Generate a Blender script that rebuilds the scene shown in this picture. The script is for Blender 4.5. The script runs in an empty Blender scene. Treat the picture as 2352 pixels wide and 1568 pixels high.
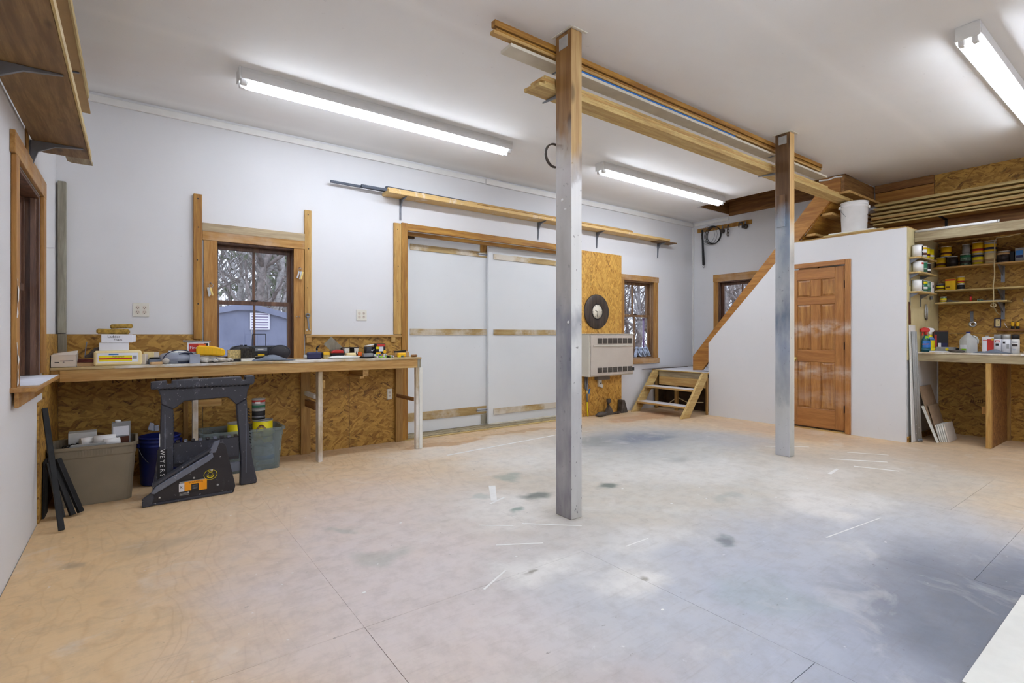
import bpy, bmesh, math, random
from mathutils import Vector, Matrix, Euler
random.seed(7)
PI = math.pi
S = bpy.context.scene
COL = S.collection
# ------------------------------------------------------------------ camera
cam_d = bpy.data.cameras.new('camera')
cam = bpy.data.objects.new('camera', cam_d); COL.objects.link(cam)
cam.location = (0, 0, 1.22)
cam.rotation_euler = (math.radians(90), 0, math.radians(-36.4993))
cam_d.sensor_width = 36.0; cam_d.lens = 17.9964
cam_d.shift_y = -16.0/2352.0
cam_d.clip_start = 0.02
S.camera = cam
# ------------------------------------------------------------------ overcast daylight outside, exposure
W = bpy.data.worlds.new('world'); S.world = W; W.use_nodes = True
bg = W.node_tree.nodes['Background']
bg.inputs[0].default_value = (0.80, 0.86, 1.0, 1); bg.inputs[1].default_value = 1.1
TUBE_POWER = 15.0
S.view_settings.view_transform = 'Standard'
S.view_settings.look = 'None'
S.view_settings.exposure = 1.16
S.view_settings.gamma = 1.0
S.view_settings.use_curve_mapping = False
S.cycles.max_bounces = 12; S.cycles.diffuse_bounces = 7; S.cycles.transparent_max_bounces = 16
S.cycles.caustics_reflective = False; S.cycles.caustics_refractive = False
S.cycles.sample_clamp_indirect = 6.0

# ------------------------------------------------------------------ helpers
def lin(c):
    return tuple(((v/255)/12.92 if v/255 <= .04045 else (((v/255)+.055)/1.055)**2.4) for v in c)

class MB:
    """collects shapes; build() links them as ONE mesh object. o = world origin of the parent thing"""
    def __init__(s, o=(0, 0, 0)):
        s.v = []; s.f = []; s.m = []; s.o = Vector(o); s.sm = []
    def add(s, vs, fs, mi=0, smooth=False):
        b = len(s.v); s.v += [Vector(p)-s.o for p in vs]
        for f in fs:
            s.f.append([b+i for i in f]); s.m.append(mi); s.sm.append(smooth)
        return s
    def box(s, x0, x1, y0, y1, z0, z1, mi=0):
        vs = [(x, y, z) for x in (x0, x1) for y in (y0, y1) for z in (z0, z1)]
        return s.add(vs, [(0, 1, 3, 2), (4, 6, 7, 5), (0, 4, 5, 1), (2, 3, 7, 6), (0, 2, 6, 4), (1, 5, 7, 3)], mi)
    def obox(s, c, d, rot=(0, 0, 0), mi=0, taper=1.0):
        M = Euler(rot).to_matrix(); c = Vector(c)
        vs = []
        for x in (-.5, .5):
            for y in (-.5, .5):
                for z in (-.5, .5):
                    k = taper if z > 0 else 1.0
                    vs.append(c + M @ Vector((x*d[0]*k, y*d[1]*k, z*d[2])))
        return s.add(vs, [(0, 1, 3, 2), (4, 6, 7, 5), (0, 4, 5, 1), (2, 3, 7, 6), (0, 2, 6, 4), (1, 5, 7, 3)], mi)
    def prism(s, poly, ax, a, b, mi=0):
        n = len(poly)
        def P(u, w, t):
            return {'x': (t, u, w), 'y': (u, t, w), 'z': (u, w, t)}[ax]
        vs = [P(u, w, a) for u, w in poly] + [P(u, w, b) for u, w in poly]
        fs = [list(range(n)), list(range(2*n-1, n-1, -1))] + [(i, (i+1) % n, n+(i+1) % n, n+i) for i in range(n)]
        return s.add(vs, fs, mi)
    def cyl(s, p0, p1, r0, r1=None, n=16, mi=0, caps=True):
        r1 = r0 if r1 is None else r1
        p0 = Vector(p0); p1 = Vector(p1); d = (p1-p0).normalized()
        a = d.orthogonal().normalized(); b = d.cross(a)
        vs = []
        for p, r in ((p0, r0), (p1, r1)):
            for i in range(n):
                t = 2*PI*i/n; vs.append(p + a*math.cos(t)*r + b*math.sin(t)*r)
        s.add(vs, [(i, (i+1) % n, n+(i+1) % n, n+i) for i in range(n)], mi, True)
        if caps:
            s.add(vs[:n], [list(range(n-1, -1, -1))], mi); s.add(vs[n:], [list(range(n))], mi)
        return s
    def lathe(s, prof, c=(0, 0, 0), n=20, mi=0, axis='z', sx=1.0, sy=1.0):
        c = Vector(c); vs = []; k = len(prof); shut = prof[0] == prof[-1]
        for r, z in prof:
            for i in range(n):
                t = 2*PI*i/n; u, w = r*math.cos(t)*sx, r*math.sin(t)*sy
                vs.append(c + Vector({'z': (u, w, z), 'y': (u, z, w), 'x': (z, u, w)}[axis]))
        fs = [(j*n+i, j*n+(i+1) % n, (j+1)*n+(i+1) % n, (j+1)*n+i) for j in range(k-1) for i in range(n)]
        s.add(vs, fs, mi, True)
        for j, (r, z) in ((0, prof[0]), (k-1, prof[-1])):
            if r > 1e-5 and not shut: s.add(vs[j*n:(j+1)*n], [list(range(n))], mi)
        return s
    def tube(s, pts, r, n=8, mi=0, closed=False):
        pts = [Vector(p) for p in pts]; N = len(pts); vs = []; prev = None
        rr = r if isinstance(r, (list, tuple)) else [r]*N
        for i, p in enumerate(pts):
            q0 = pts[i-1] if (i > 0 or closed) else p; q1 = pts[(i+1) % N] if (i < N-1 or closed) else p
            d = (q1-q0).normalized()
            if prev is None: a = d.orthogonal().normalized()
            else:
                a = prev - d*prev.dot(d); a = a.normalized() if a.length > 1e-6 else d.orthogonal().normalized()
            prev = a; b = d.cross(a)
            for k in range(n):
                t = 2*PI*k/n; vs.append(p + a*math.cos(t)*rr[i] + b*math.sin(t)*rr[i])
        M = N if closed else N-1
        fs = [(i*n+k, i*n+(k+1) % n, ((i+1) % N)*n+(k+1) % n, ((i+1) % N)*n+k) for i in range(M) for k in range(n)]
        s.add(vs, fs, mi, True)
        if not closed:
            s.add(vs[:n], [list(range(n-1, -1, -1))], mi); s.add(vs[-n:], [list(range(n))], mi)
        return s
    def sheet(s, fn, nu, nv, mi=0):
        vs = [fn(i/nu, j/nv) for i in range(nu+1) for j in range(nv+1)]
        fs = [(i*(nv+1)+j, (i+1)*(nv+1)+j, (i+1)*(nv+1)+j+1, i*(nv+1)+j+1) for i in range(nu) for j in range(nv)]
        return s.add(vs, fs, mi, True)
    def blob(s, c, d, n=10, seed=0, amp=.12, mi=0, rot=0.0):
        rnd = random.Random(seed); c = Vector(c); vs = []; ph = [rnd.uniform(0, 6.28) for _ in range(6)]
        R = Matrix.Rotation(rot, 3, 'Z')
        for j in range(n//2+1):
            th = PI*j/(n//2)
            for i in range(n):
                t = 2*PI*i/n
                k = 1 + amp*(math.sin(3*t+ph[0]+2*th)+math.sin(2*t+ph[1]-3*th)+math.sin(5*th+ph[2]+t))/2
                vs.append(c + R @ Vector((d[0]*k*math.sin(th)*math.cos(t)/2, d[1]*k*math.sin(th)*math.sin(t)/2, d[2]*k*math.cos(th)/2)))
        h = n//2
        fs = [(j*n+i, j*n+(i+1) % n, (j+1)*n+(i+1) % n, (j+1)*n+i) for j in range(h) for i in range(n)]
        return s.add(vs, fs, mi, True)
    def build(s, name, mat, parent=None, bevel=0.0, solid=0.0):
        me = bpy.data.meshes.new(name); bm = bmesh.new()
        bv = [bm.verts.new(p) for p in s.v]
        for f, mi, smo in zip(s.f, s.m, s.sm):
            if len(set(f)) < 3: continue
            try:
                fc = bm.faces.new([bv[i] for i in f]); fc.material_index = mi; fc.smooth = smo
            except ValueError: pass
        bmesh.ops.remove_doubles(bm, verts=bm.verts, dist=1e-5)
        bmesh.ops.recalc_face_normals(bm, faces=bm.faces)
        if bevel:
            ed = [e for e in bm.edges if len(e.link_faces) == 2 and e.calc_face_angle(0) > .6]
            bmesh.ops.bevel(bm, geom=ed, offset=bevel, segments=1, affect='EDGES', profile=.5)
        bm.to_mesh(me); bm.free()
        for m in (mat if isinstance(mat, (list, tuple)) else [mat]): me.materials.append(m)
        o = bpy.data.objects.new(name, me); COL.objects.link(o)
        if parent is not None:
            o.parent = parent
        elif s.o.length: o.location = s.o
        if solid:
            md = o.modifiers.new('thick', 'SOLIDIFY'); md.thickness = solid; md.offset = 0
        return o

def tag(o, label, cat, group=None, kind=None):
    o['label'] = label; o['category'] = cat
    if group: o['group'] = group
    if kind: o['kind'] = kind
    return o
def thing(name, label, cat, loc=(0, 0, 0), rz=0.0, group=None):
    o = bpy.data.objects.new(name, None); COL.objects.link(o); o.empty_display_size = .05
    o.location = loc; o.rotation_euler = (0, 0, rz)
    return tag(o, label, cat, group)
def struct(o): o['kind'] = 'structure'; return o
def sthing(name, loc=(0, 0, 0)):
    o = bpy.data.objects.new(name, None); COL.objects.link(o); o.location = loc; o.empty_display_size = .05
    return struct(o)
def dup(t, loc=None, rz=None, label=None, group=None):
    r = t.copy(); COL.objects.link(r)
    if loc is not None: r.location = loc
    if rz is not None: r.rotation_euler = (0, 0, rz)
    if label: r['label'] = label
    if group: r['group'] = group
    for ch in list(t.children):
        c = ch.copy(); COL.objects.link(c); c.parent = r
        for g in list(ch.children):
            d = g.copy(); COL.objects.link(d); d.parent = c
    return r
def letters(name, s, size, loc, rot, mat, parent, ext=.0006, sx=1.0, spacing=1.0):
    cu = bpy.data.curves.new(name, 'FONT'); cu.body = s; cu.size = size; cu.extrude = ext
    cu.align_x = 'CENTER'; cu.align_y = 'CENTER'; cu.space_character = spacing; cu.resolution_u = 2
    tmp = bpy.data.objects.new(name, cu)
    me = bpy.data.meshes.new_from_object(tmp); bpy.data.objects.remove(tmp); bpy.data.curves.remove(cu)
    me.materials.append(mat)
    o = bpy.data.objects.new(name, me); COL.objects.link(o)
    o.location = loc; o.rotation_euler = rot; o.scale = (sx, 1, 1)
    if parent is not None: o.parent = parent
    return o
# ------------------------------------------------------------------ materials
class NT:
    def __init__(s, name):
        s.m = bpy.data.materials.new(name); s.m.use_nodes = True; s.t = s.m.node_tree
        s.b = s.t.nodes['Principled BSDF']; s.out = s.t.nodes['Material Output']
    def n(s, typ, **kw):
        x = s.t.nodes.new(typ)
        for k, v in kw.items(): setattr(x, k, v)
        return x
    def l(s, a, b): s.t.links.new(a, b)
    def coord(s, kind='Object', scale=(1, 1, 1), rnd=True, rot=(0, 0, 0)):
        mp = s.n('ShaderNodeMapping'); mp.inputs['Scale'].default_value = scale; mp.inputs['Rotation'].default_value = rot
        if kind == 'World':
            g = s.n('ShaderNodeNewGeometry'); s.l(g.outputs['Position'], mp.inputs['Vector'])
        else:
            c = s.n('ShaderNodeTexCoord')
            if rnd:
                oi = s.n('ShaderNodeObjectInfo'); ml = s.n('ShaderNodeMath', operation='MULTIPLY'); ml.inputs[1].default_value = 23.0
                s.l(oi.outputs['Random'], ml.inputs[0])
                ad = s.n('ShaderNodeVectorMath', operation='ADD'); s.l(c.outputs['Object'], ad.inputs[0]); s.l(ml.outputs[0], ad.inputs[1])
                s.l(ad.outputs[0], mp.inputs['Vector'])
            else: s.l(c.outputs['Object'], mp.inputs['Vector'])
        return mp.outputs[0]
    def noise(s, vec, scale=5, detail=4, rough=.55, dist=0):
        x = s.n('ShaderNodeTexNoise'); x.inputs['Scale'].default_value = scale; x.inputs['Detail'].default_value = detail
        x.inputs['Roughness'].default_value = rough; x.inputs['Distortion'].default_value = dist
        s.l(vec, x.inputs['Vector']); return x.outputs[0]
    def ramp(s, fac, stops, interp='LINEAR'):
        r = s.n('ShaderNodeValToRGB'); r.color_ramp.interpolation = interp; e = r.color_ramp.elements
        while len(e) < len(stops): e.new(.5)
        for x, (p, c) in zip(e, stops):
            x.position = p; x.color = (*(c if isinstance(c, tuple) else (c, c, c)), 1)
        s.l(fac, r.inputs[0]); return r.outputs[0]
    def mix(s, fac, a, b, mode='MIX'):
        x = s.n('ShaderNodeMix', data_type='RGBA', blend_type=mode)
        for v, i in ((fac, 0), (a, 6), (b, 7)):
            if hasattr(v, 'links') or hasattr(v, 'is_output'): s.l(v, x.inputs[i])
            else: x.inputs[i].default_value = (*v, 1) if isinstance(v, tuple) else v
        return x.outputs[2]
    def math(s, op, a, b=None, clamp=False):
        x = s.n('ShaderNodeMath', operation=op); x.use_clamp = clamp
        for i, v in enumerate((a, b)):
            if v is None: continue
            if hasattr(v, 'is_output'): s.l(v, x.inputs[i])
            else: x.inputs[i].default_value = v
        return x.outputs[0]
    def bump(s, h, strength=.2, dist=.01):
        x = s.n('ShaderNodeBump'); x.inputs['Strength'].default_value = strength; x.inputs['Distance'].default_value = dist
        s.l(h, x.inputs['Height']); s.l(x.outputs[0], s.b.inputs['Normal'])
    def col(s, c): s.l(c, s.b.inputs['Base Color']); return s
    def rough(s, r): s.b.inputs['Roughness'].default_value = r; return s

def plain(name, rgb, rough=.6, metal=0.0, var=.06, scale=9, bump=.05, spec=.4):
    m = NT(name); v = m.coord(); f = m.noise(v, scale, 3)
    a = lin(rgb); lo = tuple(max(0, x*(1-var*2)) for x in a); hi = tuple(min(1, x*(1+var)) for x in a)
    m.col(m.ramp(f, [(.3, lo), (.7, hi)])).rough(rough)
    m.b.inputs['Metallic'].default_value = metal; m.b.inputs['Specular IOR Level'].default_value = spec
    if bump: m.bump(m.noise(v, scale*12, 2), bump, .002)
    return m.m
def wood(name, c1, c2, axis='x', knots=True, rough=.6, dirt=None, dirt_amt=.5, bands=()):
    m = NT(name); st = {'x': (.7, 9, 9), 'y': (9, .7, 9), 'z': (9, 9, .7)}[axis]
    v = m.coord('Object', st)
    c1 = tuple(k*q for k, q in zip(c1, (.985, 1.03, 1.0))); c2 = tuple(k*q for k, q in zip(c2, (.985, 1.03, 1.0)))
    f = m.noise(v, 3.2, 6, .6, .4); fine = m.noise(m.coord('Object', tuple(k*4 for k in st)), 4, 3, .6)
    a, b = lin(c1), lin(c2)
    c = m.ramp(f, [(.28, tuple(x*.82 for x in b)), (.42, b), (.55, tuple((x+y)/2 for x, y in zip(a, b))), (.72, a)])
    c = m.mix(m.math('MULTIPLY', m.ramp(fine, [(.4, 0.0), (.75, 1.0)]), .4), c, tuple(x*.5 for x in b))
    if knots:
        vo = m.n('ShaderNodeTexVoronoi'); vo.inputs['Scale'].default_value = 3.1
        m.l(m.coord('Object', {'x': (.8, 2.2, 2.2), 'y': (2.2, .8, 2.2), 'z': (2.2, 2.2, .8)}[axis]), vo.inputs['Vector'])
        k = m.ramp(vo.outputs['Distance'], [(.06, 1.0), (.13, 0.0)])
        c = m.mix(m.math('MULTIPLY', k, .65), c, tuple(x*.28 for x in b))
    if dirt:
        d = m.ramp(m.noise(m.coord('Object', (1, 1, 1)), 2.2, 5, .65), [(.45, 0.0), (.62, 1.0)])
        c = m.mix(m.math('MULTIPLY', d, dirt_amt), c, lin(dirt))
    if bands:      # ragged whitish bands mixed over the wood at these heights
        g = m.n('ShaderNodeNewGeometry'); sz = m.n('ShaderNodeSeparateXYZ'); m.l(g.outputs['Position'], sz.inputs[0])
        for zc, wd, am in bands:
            zz = m.math('ADD', sz.outputs[2], m.math('MULTIPLY', m.math('SUBTRACT', m.noise(m.coord('World', (1, 1, 1)), 4, 3), .5), .22))
            q = m.math('SUBTRACT', 1.0, m.math('DIVIDE', m.math('ABSOLUTE', m.math('SUBTRACT', zz, zc)), wd), True)
            q = m.math('MULTIPLY', q, m.ramp(m.noise(m.coord('World', (1, 5, 9)), 1.4, 4), [(.36, 0.0), (.62, 1.0)]))
            c = m.mix(m.math('MULTIPLY', q, am), c, lin((220, 214, 206)))
    m.col(c).rough(rough); m.bump(fine, .15, .002)
    return m.m
def osb(name, straw, brown, dark, rot=0.0, plane='xz'):
    m = NT(name)
    if plane == 'xz': v0 = m.coord('Object', (1, 1, 1))
    else: v0 = m.coord('Object', (1, 1, 1), rot=(0, 0, PI/2))
    wob = m.n('ShaderNodeTexNoise'); wob.inputs['Scale'].default_value = 6
    m.l(v0, wob.inputs['Vector'])
    sc = m.n('ShaderNodeVectorMath', operation='SCALE'); sc.inputs['Scale'].default_value = .05
    m.l(wob.outputs['Color'], sc.inputs[0])
    ad = m.n('ShaderNodeVectorMath', operation='ADD'); m.l(v0, ad.inputs[0]); m.l(sc.outputs[0], ad.inputs[1])
    layers = []
    for k, (ang, sx, sz) in enumerate(((.05+rot, 10, 46), (.65+rot, 11, 40), (-.45+rot, 9, 48))):
        m0 = m.n('ShaderNodeMapping'); m0.inputs['Rotation'].default_value = (0, ang, 0); m0.inputs['Location'].default_value = (k*3.7, 0, k*1.3)
        m.l(ad.outputs[0], m0.inputs['Vector'])
        mp = m.n('ShaderNodeMapping'); mp.inputs['Scale'].default_value = (sx, 5, sz); m.l(m0.outputs[0], mp.inputs['Vector'])
        vo = m.n('ShaderNodeTexVoronoi'); vo.inputs['Scale'].default_value = 1.0; m.l(mp.outputs[0], vo.inputs['Vector'])
        gr = m.noise(mp.outputs[0], 2.5, 4, .6)
        sp = m.n('ShaderNodeSeparateColor'); m.l(vo.outputs['Color'], sp.inputs[0])
        layers.append((sp, gr, vo))
    sel = m.ramp(m.noise(v0, 11, 3), [(.44, 0.0), (.50, 1.0)]); sel2 = m.ramp(m.noise(m.coord('Object', (1, 1, 1), rot=(.3, .2, .1)), 12, 3), [(.5, 0.0), (.55, 1.0)])
    def flake(L):
        t = m.math('ADD', m.math('MULTIPLY', L[0].outputs[0], .7), m.math('MULTIPLY', L[1], .45))
        return m.ramp(t, [(.12, lin(dark)), (.3, lin(brown)), (.75, lin(straw)), (1.0, tuple(min(1, x*1.18) for x in lin(straw)))])
    c = m.mix(sel, flake(layers[0]), flake(layers[1])); c = m.mix(sel2, c, flake(layers[2]))
    dk = m.ramp(m.noise(layers[0][0].inputs[0].links[0].from_node.inputs['Vector'].links[0].from_socket, 1.3, 2), [(.66, 0.0), (.72, 1.0)])
    c = m.mix(m.math('MULTIPLY', dk, .4), c, lin(dark))
    thin = m.ramp(m.noise(layers[1][0].inputs[0].links[0].from_node.inputs['Vector'].links[0].from_socket, .55, 3, .6), [(.63, 0.0), (.665, 1.0)])
    c = m.mix(m.math('MULTIPLY', thin, .45), c, tuple(x*.7 for x in lin(dark)))
    m.col(c).rough(.62); m.bump(layers[0][2].outputs['Distance'], .15, .003)
    return m.m

M = {}
def wallpaint(name, rgb, stain=None):
    m = NT(name); v = m.coord('World')
    a = lin(rgb); c = m.ramp(m.noise(v, 1.1, 3), [(.3, tuple(x*.965 for x in a)), (.7, a)])
    if stain:
        c = m.mix(m.math('MULTIPLY', m.ramp(m.noise(m.coord('World', (.5, 1, 1)), .9, 4), [(.5, 0.0), (.7, 1.0)]), .35), c, lin(stain))
    if stain:
        sx = m.n('ShaderNodeSeparateXYZ'); m.l(v, sx.inputs[0])
        band = m.math('PINGPONG', m.math('ADD', m.math('MULTIPLY', sx.outputs[1], 1/1.22), .62), .5)
        c = m.mix(m.math('MULTIPLY', m.ramp(band, [(.0, 1.0), (.07, 0.0)]), .3), c, (.95, .95, .95))
    sp = m.ramp(m.noise(v, 22, 2), [(.735, 0.0), (.76, 1.0)])
    c = m.mix(m.math('MULTIPLY', sp, .12), c, lin((140, 140, 145)))
    m.col(c).rough(.75); m.b.inputs['Specular IOR Level'].default_value = .25
    m.bump(m.noise(v, 90, 3), .06, .002)
    return m.m
M['wall'] = wallpaint('white_wall_paint', (219, 220, 223))
M['ceil'] = wallpaint('ceiling_paint', (236, 237, 238), (222, 212, 208))
M['leafdoor'] = wallpaint('sliding_door_paint', (216, 219, 221), (200, 205, 211))
M['cream'] = plain('cream_plywood', (205, 192, 148), .6, var=.09, scale=3)
M['osb'] = osb('osb_board', (178, 138, 62), (142, 100, 36), (60, 34, 8))
M['osb_r'] = osb('osb_board_side', (178, 138, 62), (142, 100, 36), (60, 34, 8), plane='yz')
M['osb_v'] = osb('osb_vertical', (206, 160, 76), (178, 128, 50), (110, 66, 24), rot=PI/2)
M['pine_x'] = wood('pine_x', (214, 174, 116), (186, 138, 80), 'x')
M['pine_y'] = wood('pine_y', (214, 174, 116), (186, 138, 80), 'y')
M['pine_z'] = wood('pine_z', (206, 164, 100), (178, 128, 66), 'z')
M['pale_y'] = wood('pale_pine_y', (216, 190, 138), (186, 152, 98), 'y', knots=False)
M['pale_x'] = wood('pale_pine_x', (218, 186, 130), (188, 148, 92), 'x', knots=False)
M['stud_z'] = wood('stud_z', (178, 134, 74), (148, 104, 52), 'z')
M['casing_x'] = wood('casing_x', (196, 146, 84), (166, 112, 52), 'x', knots=False, dirt=(190, 170, 150), dirt_amt=.55)
M['casing_z'] = wood('casing_z', (192, 140, 78), (164, 108, 48), 'z', knots=False)
M['casing_y'] = wood('casing_y', (196, 146, 84), (166, 112, 52), 'y', knots=False, dirt=(190, 170, 150), dirt_amt=.4)
M['amber_x'] = wood('amber_x', (196, 142, 60), (150, 96, 32), 'x')
M['greige'] = plain('painted_board_greige', (208, 202, 186), .55, var=.05)
M['brownpanel'] = plain('brown_panel', (150, 126, 102), .6, var=.1)
M['amber_z'] = wood('amber_z', (190, 136, 58), (150, 98, 36), 'z')
M['sash'] = wood('brown_sash', (128, 88, 66), (84, 52, 38), 'z', knots=False, rough=.45)
M['sash_pale'] = wood('pale_sash', (166, 128, 92), (120, 84, 60), 'z', knots=False, rough=.5)
M['door'] = wood('fir_door', (190, 130, 72), (164, 104, 54), 'z', knots=False, bands=((1.30, .10, .55), (.74, .12, .5), (.42, .16, .2)), rough=.38)
M['door_h'] = wood('fir_door_rail', (186, 124, 68), (160, 100, 52), 'y', knots=False, bands=((1.30, .10, .55), (.74, .12, .5), (.42, .16, .2)), rough=.38)
M['door_p'] = wood('fir_door_panel', (196, 138, 76), (154, 96, 48), 'z', knots=False, bands=((1.30, .10, .55), (.74, .12, .5), (.42, .16, .2)), rough=.35)
M['joist'] = wood('brown_joist', (168, 116, 66), (124, 78, 40), 'y', rough=.7)
M['joist_x'] = wood('brown_joist_x', (164, 118, 70), (124, 82, 42), 'x', rough=.7)
M['stringer'] = wood('stair_stringer', (190, 130, 62), (156, 98, 40), 'y')
M['graywood_z'] = wood('weathered_grey_wood', (170, 160, 148), (138, 126, 114), 'z')
M['graywood_x'] = wood('greyed_casing_strip', (190, 164, 136), (166, 140, 114), 'x', knots=False)
M['graywood_y'] = wood('weathered_wood_y', (186, 166, 138), (146, 124, 98), 'y')
M['shelf_under'] = wood('dark_plank_y', (160, 124, 84), (122, 88, 54), 'y', dirt=(110, 84, 60))
M['kraft'] = plain('kraft_board', (172, 140, 92), .7, var=.04)
M['ply_edge'] = wood('ply_edge', (196, 160, 100), (160, 120, 70), 'y', knots=False)
M['benchtop'] = wood('bench_top_ply', (206, 178, 136), (180, 146, 104), 'x', knots=False, dirt=(224, 224, 224), dirt_amt=.8)
M['apron'] = wood('bench_apron', (206, 164, 108), (176, 126, 70), 'x')
M['whitewash_z'] = wood('whitewashed_leg', (216, 196, 172), (184, 158, 134), 'z', knots=False, dirt=(226, 224, 222), dirt_amt=.8)
M['batten'] = wood('painted_batten', (190, 160, 116), (160, 126, 80), 'x', knots=False, dirt=(210, 206, 196), dirt_amt=.8)
M['whiteboard'] = plain('white_painted_board', (226, 226, 220), .5, var=.03)
M['whitetrim'] = plain('white_trim', (224, 224, 222), .5, var=.02)
M['steel'] = plain('grey_steel', (128, 132, 140), .42, .5, var=.1)
M['zinc'] = plain('zinc_plate', (188, 190, 190), .4, .4, var=.1)
M['bright'] = plain('bright_metal', (205, 205, 208), .25, .9, var=.05)
M['brass'] = plain('brass', (214, 190, 120), .3, .8, var=.04)
M['rust'] = plain('dark_iron', (92, 84, 78), .7, .3, var=.25, scale=14)
M['black'] = plain('black_plastic', (34, 35, 38), .5, var=.1)
M['blackm'] = plain('black_metal', (26, 26, 27), .6, .2, var=.25, scale=16)
M['bluebk'] = plain('dark_blue_pipe', (50, 60, 78), .4, var=.1)
M['navy'] = plain('navy_bucket', (18, 34, 110), .35, var=.08)
M['white'] = plain('white_plastic', (226, 226, 226), .4, var=.03)
M['ivory'] = plain('ivory_plate', (218, 216, 206), .4, var=.02)
M['dark'] = plain('dark_slot', (40, 38, 36), .7, var=.02)
M['taupe'] = plain('taupe_plastic', (134, 124, 106), .5, var=.03)
M['beige'] = plain('beige_enamel', (196, 186, 174), .45, var=.02)
M['beige2'] = plain('beige_enamel_trim', (206, 200, 186), .45, var=.02)
M['louver'] = plain('louver_grey', (120, 112, 104), .5, var=.05)
M['yellow'] = plain('yellow_plastic', (240, 186, 24), .4, var=.05)
M['lemon'] = plain('yellow_label', (232, 214, 20), .45, var=.05)
M['gold'] = plain('amber_label', (226, 184, 20), .45, var=.08)
M['green'] = plain('green_label', (40, 110, 80), .45, var=.1)
M['lime'] = plain('lime_label', (140, 200, 40), .5, var=.05)
M['brownlab'] = plain('brown_label', (92, 50, 34), .5, var=.15)
M['redlab'] = plain('red_label', (190, 48, 42), .45, var=.08)
M['orange'] = plain('orange_label', (236, 110, 40), .45, var=.06)
M['amberlab'] = plain('warning_orange', (240, 160, 24), .45, var=.04)
M['bluelab'] = plain('blue_label', (50, 120, 200), .45, var=.08)
M['navylab'] = plain('navy_label', (38, 40, 80), .45, var=.1)
M['greylab'] = plain('grey_label', (150, 152, 154), .5, var=.12)
M['darkcan'] = plain('dark_can_label', (60, 50, 48), .45, var=.35, scale=30)
M['grcan'] = plain('green_white_label', (120, 150, 132), .45, var=.45, scale=40)
M['foam'] = plain('cream_foam', (232, 214, 160), .6, var=.05)
M['card'] = plain('pale_card', (212, 202, 190), .7, var=.03)
M['paper'] = plain('white_paper', (226, 228, 236), .6, var=.02)
M['ink'] = plain('black_ink', (30, 30, 34), .6, var=.02)
M['sponge'] = plain('brown_fibre_pad', (168, 136, 60), .9, var=.3, scale=40, bump=.8)
M['maroon'] = plain('maroon_sandpaper', (108, 52, 46), .85, var=.15, scale=40)
M['tan'] = plain('tan_box', (186, 152, 108), .7, var=.05)
M['bag'] = plain('plastic_bag', (176, 182, 200), .3, var=.15, scale=20)
M['cord'] = plain('dark_cord', (44, 50, 74), .45, var=.1)
M['rag'] = plain('grey_rag', (112, 120, 134), .85, var=.15)
M['glove'] = plain('glove_cloth', (196, 190, 180), .85, var=.25, scale=24)
M['cloth'] = plain('white_cloth', (230, 230, 224), .85, var=.06)
M['bristle'] = plain('tan_bristle', (206, 184, 126), .8, var=.2, scale=60)
M['bristle_d'] = plain('dark_bristle', (58, 54, 48), .8, var=.4, scale=60)
M['wirec'] = plain('rope_fibre', (196, 180, 140), .8, var=.1)
M['jugp'] = plain('translucent_jug', (178, 180, 178), .35, var=.04)
M['teal'] = plain('teal_liquid', (16, 80, 96), .25, var=.1)
M['clock_rim'] = wood('clock_rim', (92, 74, 62), (52, 40, 36), 'z', knots=False, rough=.5)
M['face'] = plain('clock_face', (226, 218, 200), .5, var=.02)
M['deck'] = plain('painted_tread', (214, 214, 220), .5, var=.06)
M['shade'] = plain('dark_wood_and_shade', (70, 50, 32), .8, var=.2)
M['tarp'] = NT('grey_tarp')
_v = M['tarp'].coord('World'); M['tarp'].col(M['tarp'].ramp(M['tarp'].noise(_v, 2, 4), [(.3, lin((112, 118, 142))), (.7, lin((132, 138, 162)))])).rough(.6)
M['tarp'].bump(M['tarp'].noise(M['tarp'].coord('World', (1, 1, .4), rot=(0, .5, 0)), 3, 3), .5, .08); M['tarp'] = M['tarp'].m
M['flagred'] = plain('faded_flag_red', (126, 116, 146), .8, var=.03)
M['flagwhite'] = plain('flag_white', (238, 238, 246), .8, var=.02)
M['earth'] = plain('leaf_litter', (176, 160, 146), .95, var=.25, scale=3)
M['bark'] = plain('grey_bark', (172, 168, 166), .9, var=.25, scale=8)
M['bark2'] = plain('brown_bark', (148, 138, 134), .9, var=.25, scale=8)
M['needle'] = plain('dull_green_needles', (132, 140, 116), .9, var=.3, scale=5)
M['purple'] = plain('mauve_strip', (150, 116, 170), .5, var=.05)
M['paleblue'] = plain('pale_blue_plastic', (176, 190, 214), .4, var=.2, scale=30)
M['redbrick'] = plain('reddish_box', (176, 60, 50), .5, var=.1)

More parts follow.
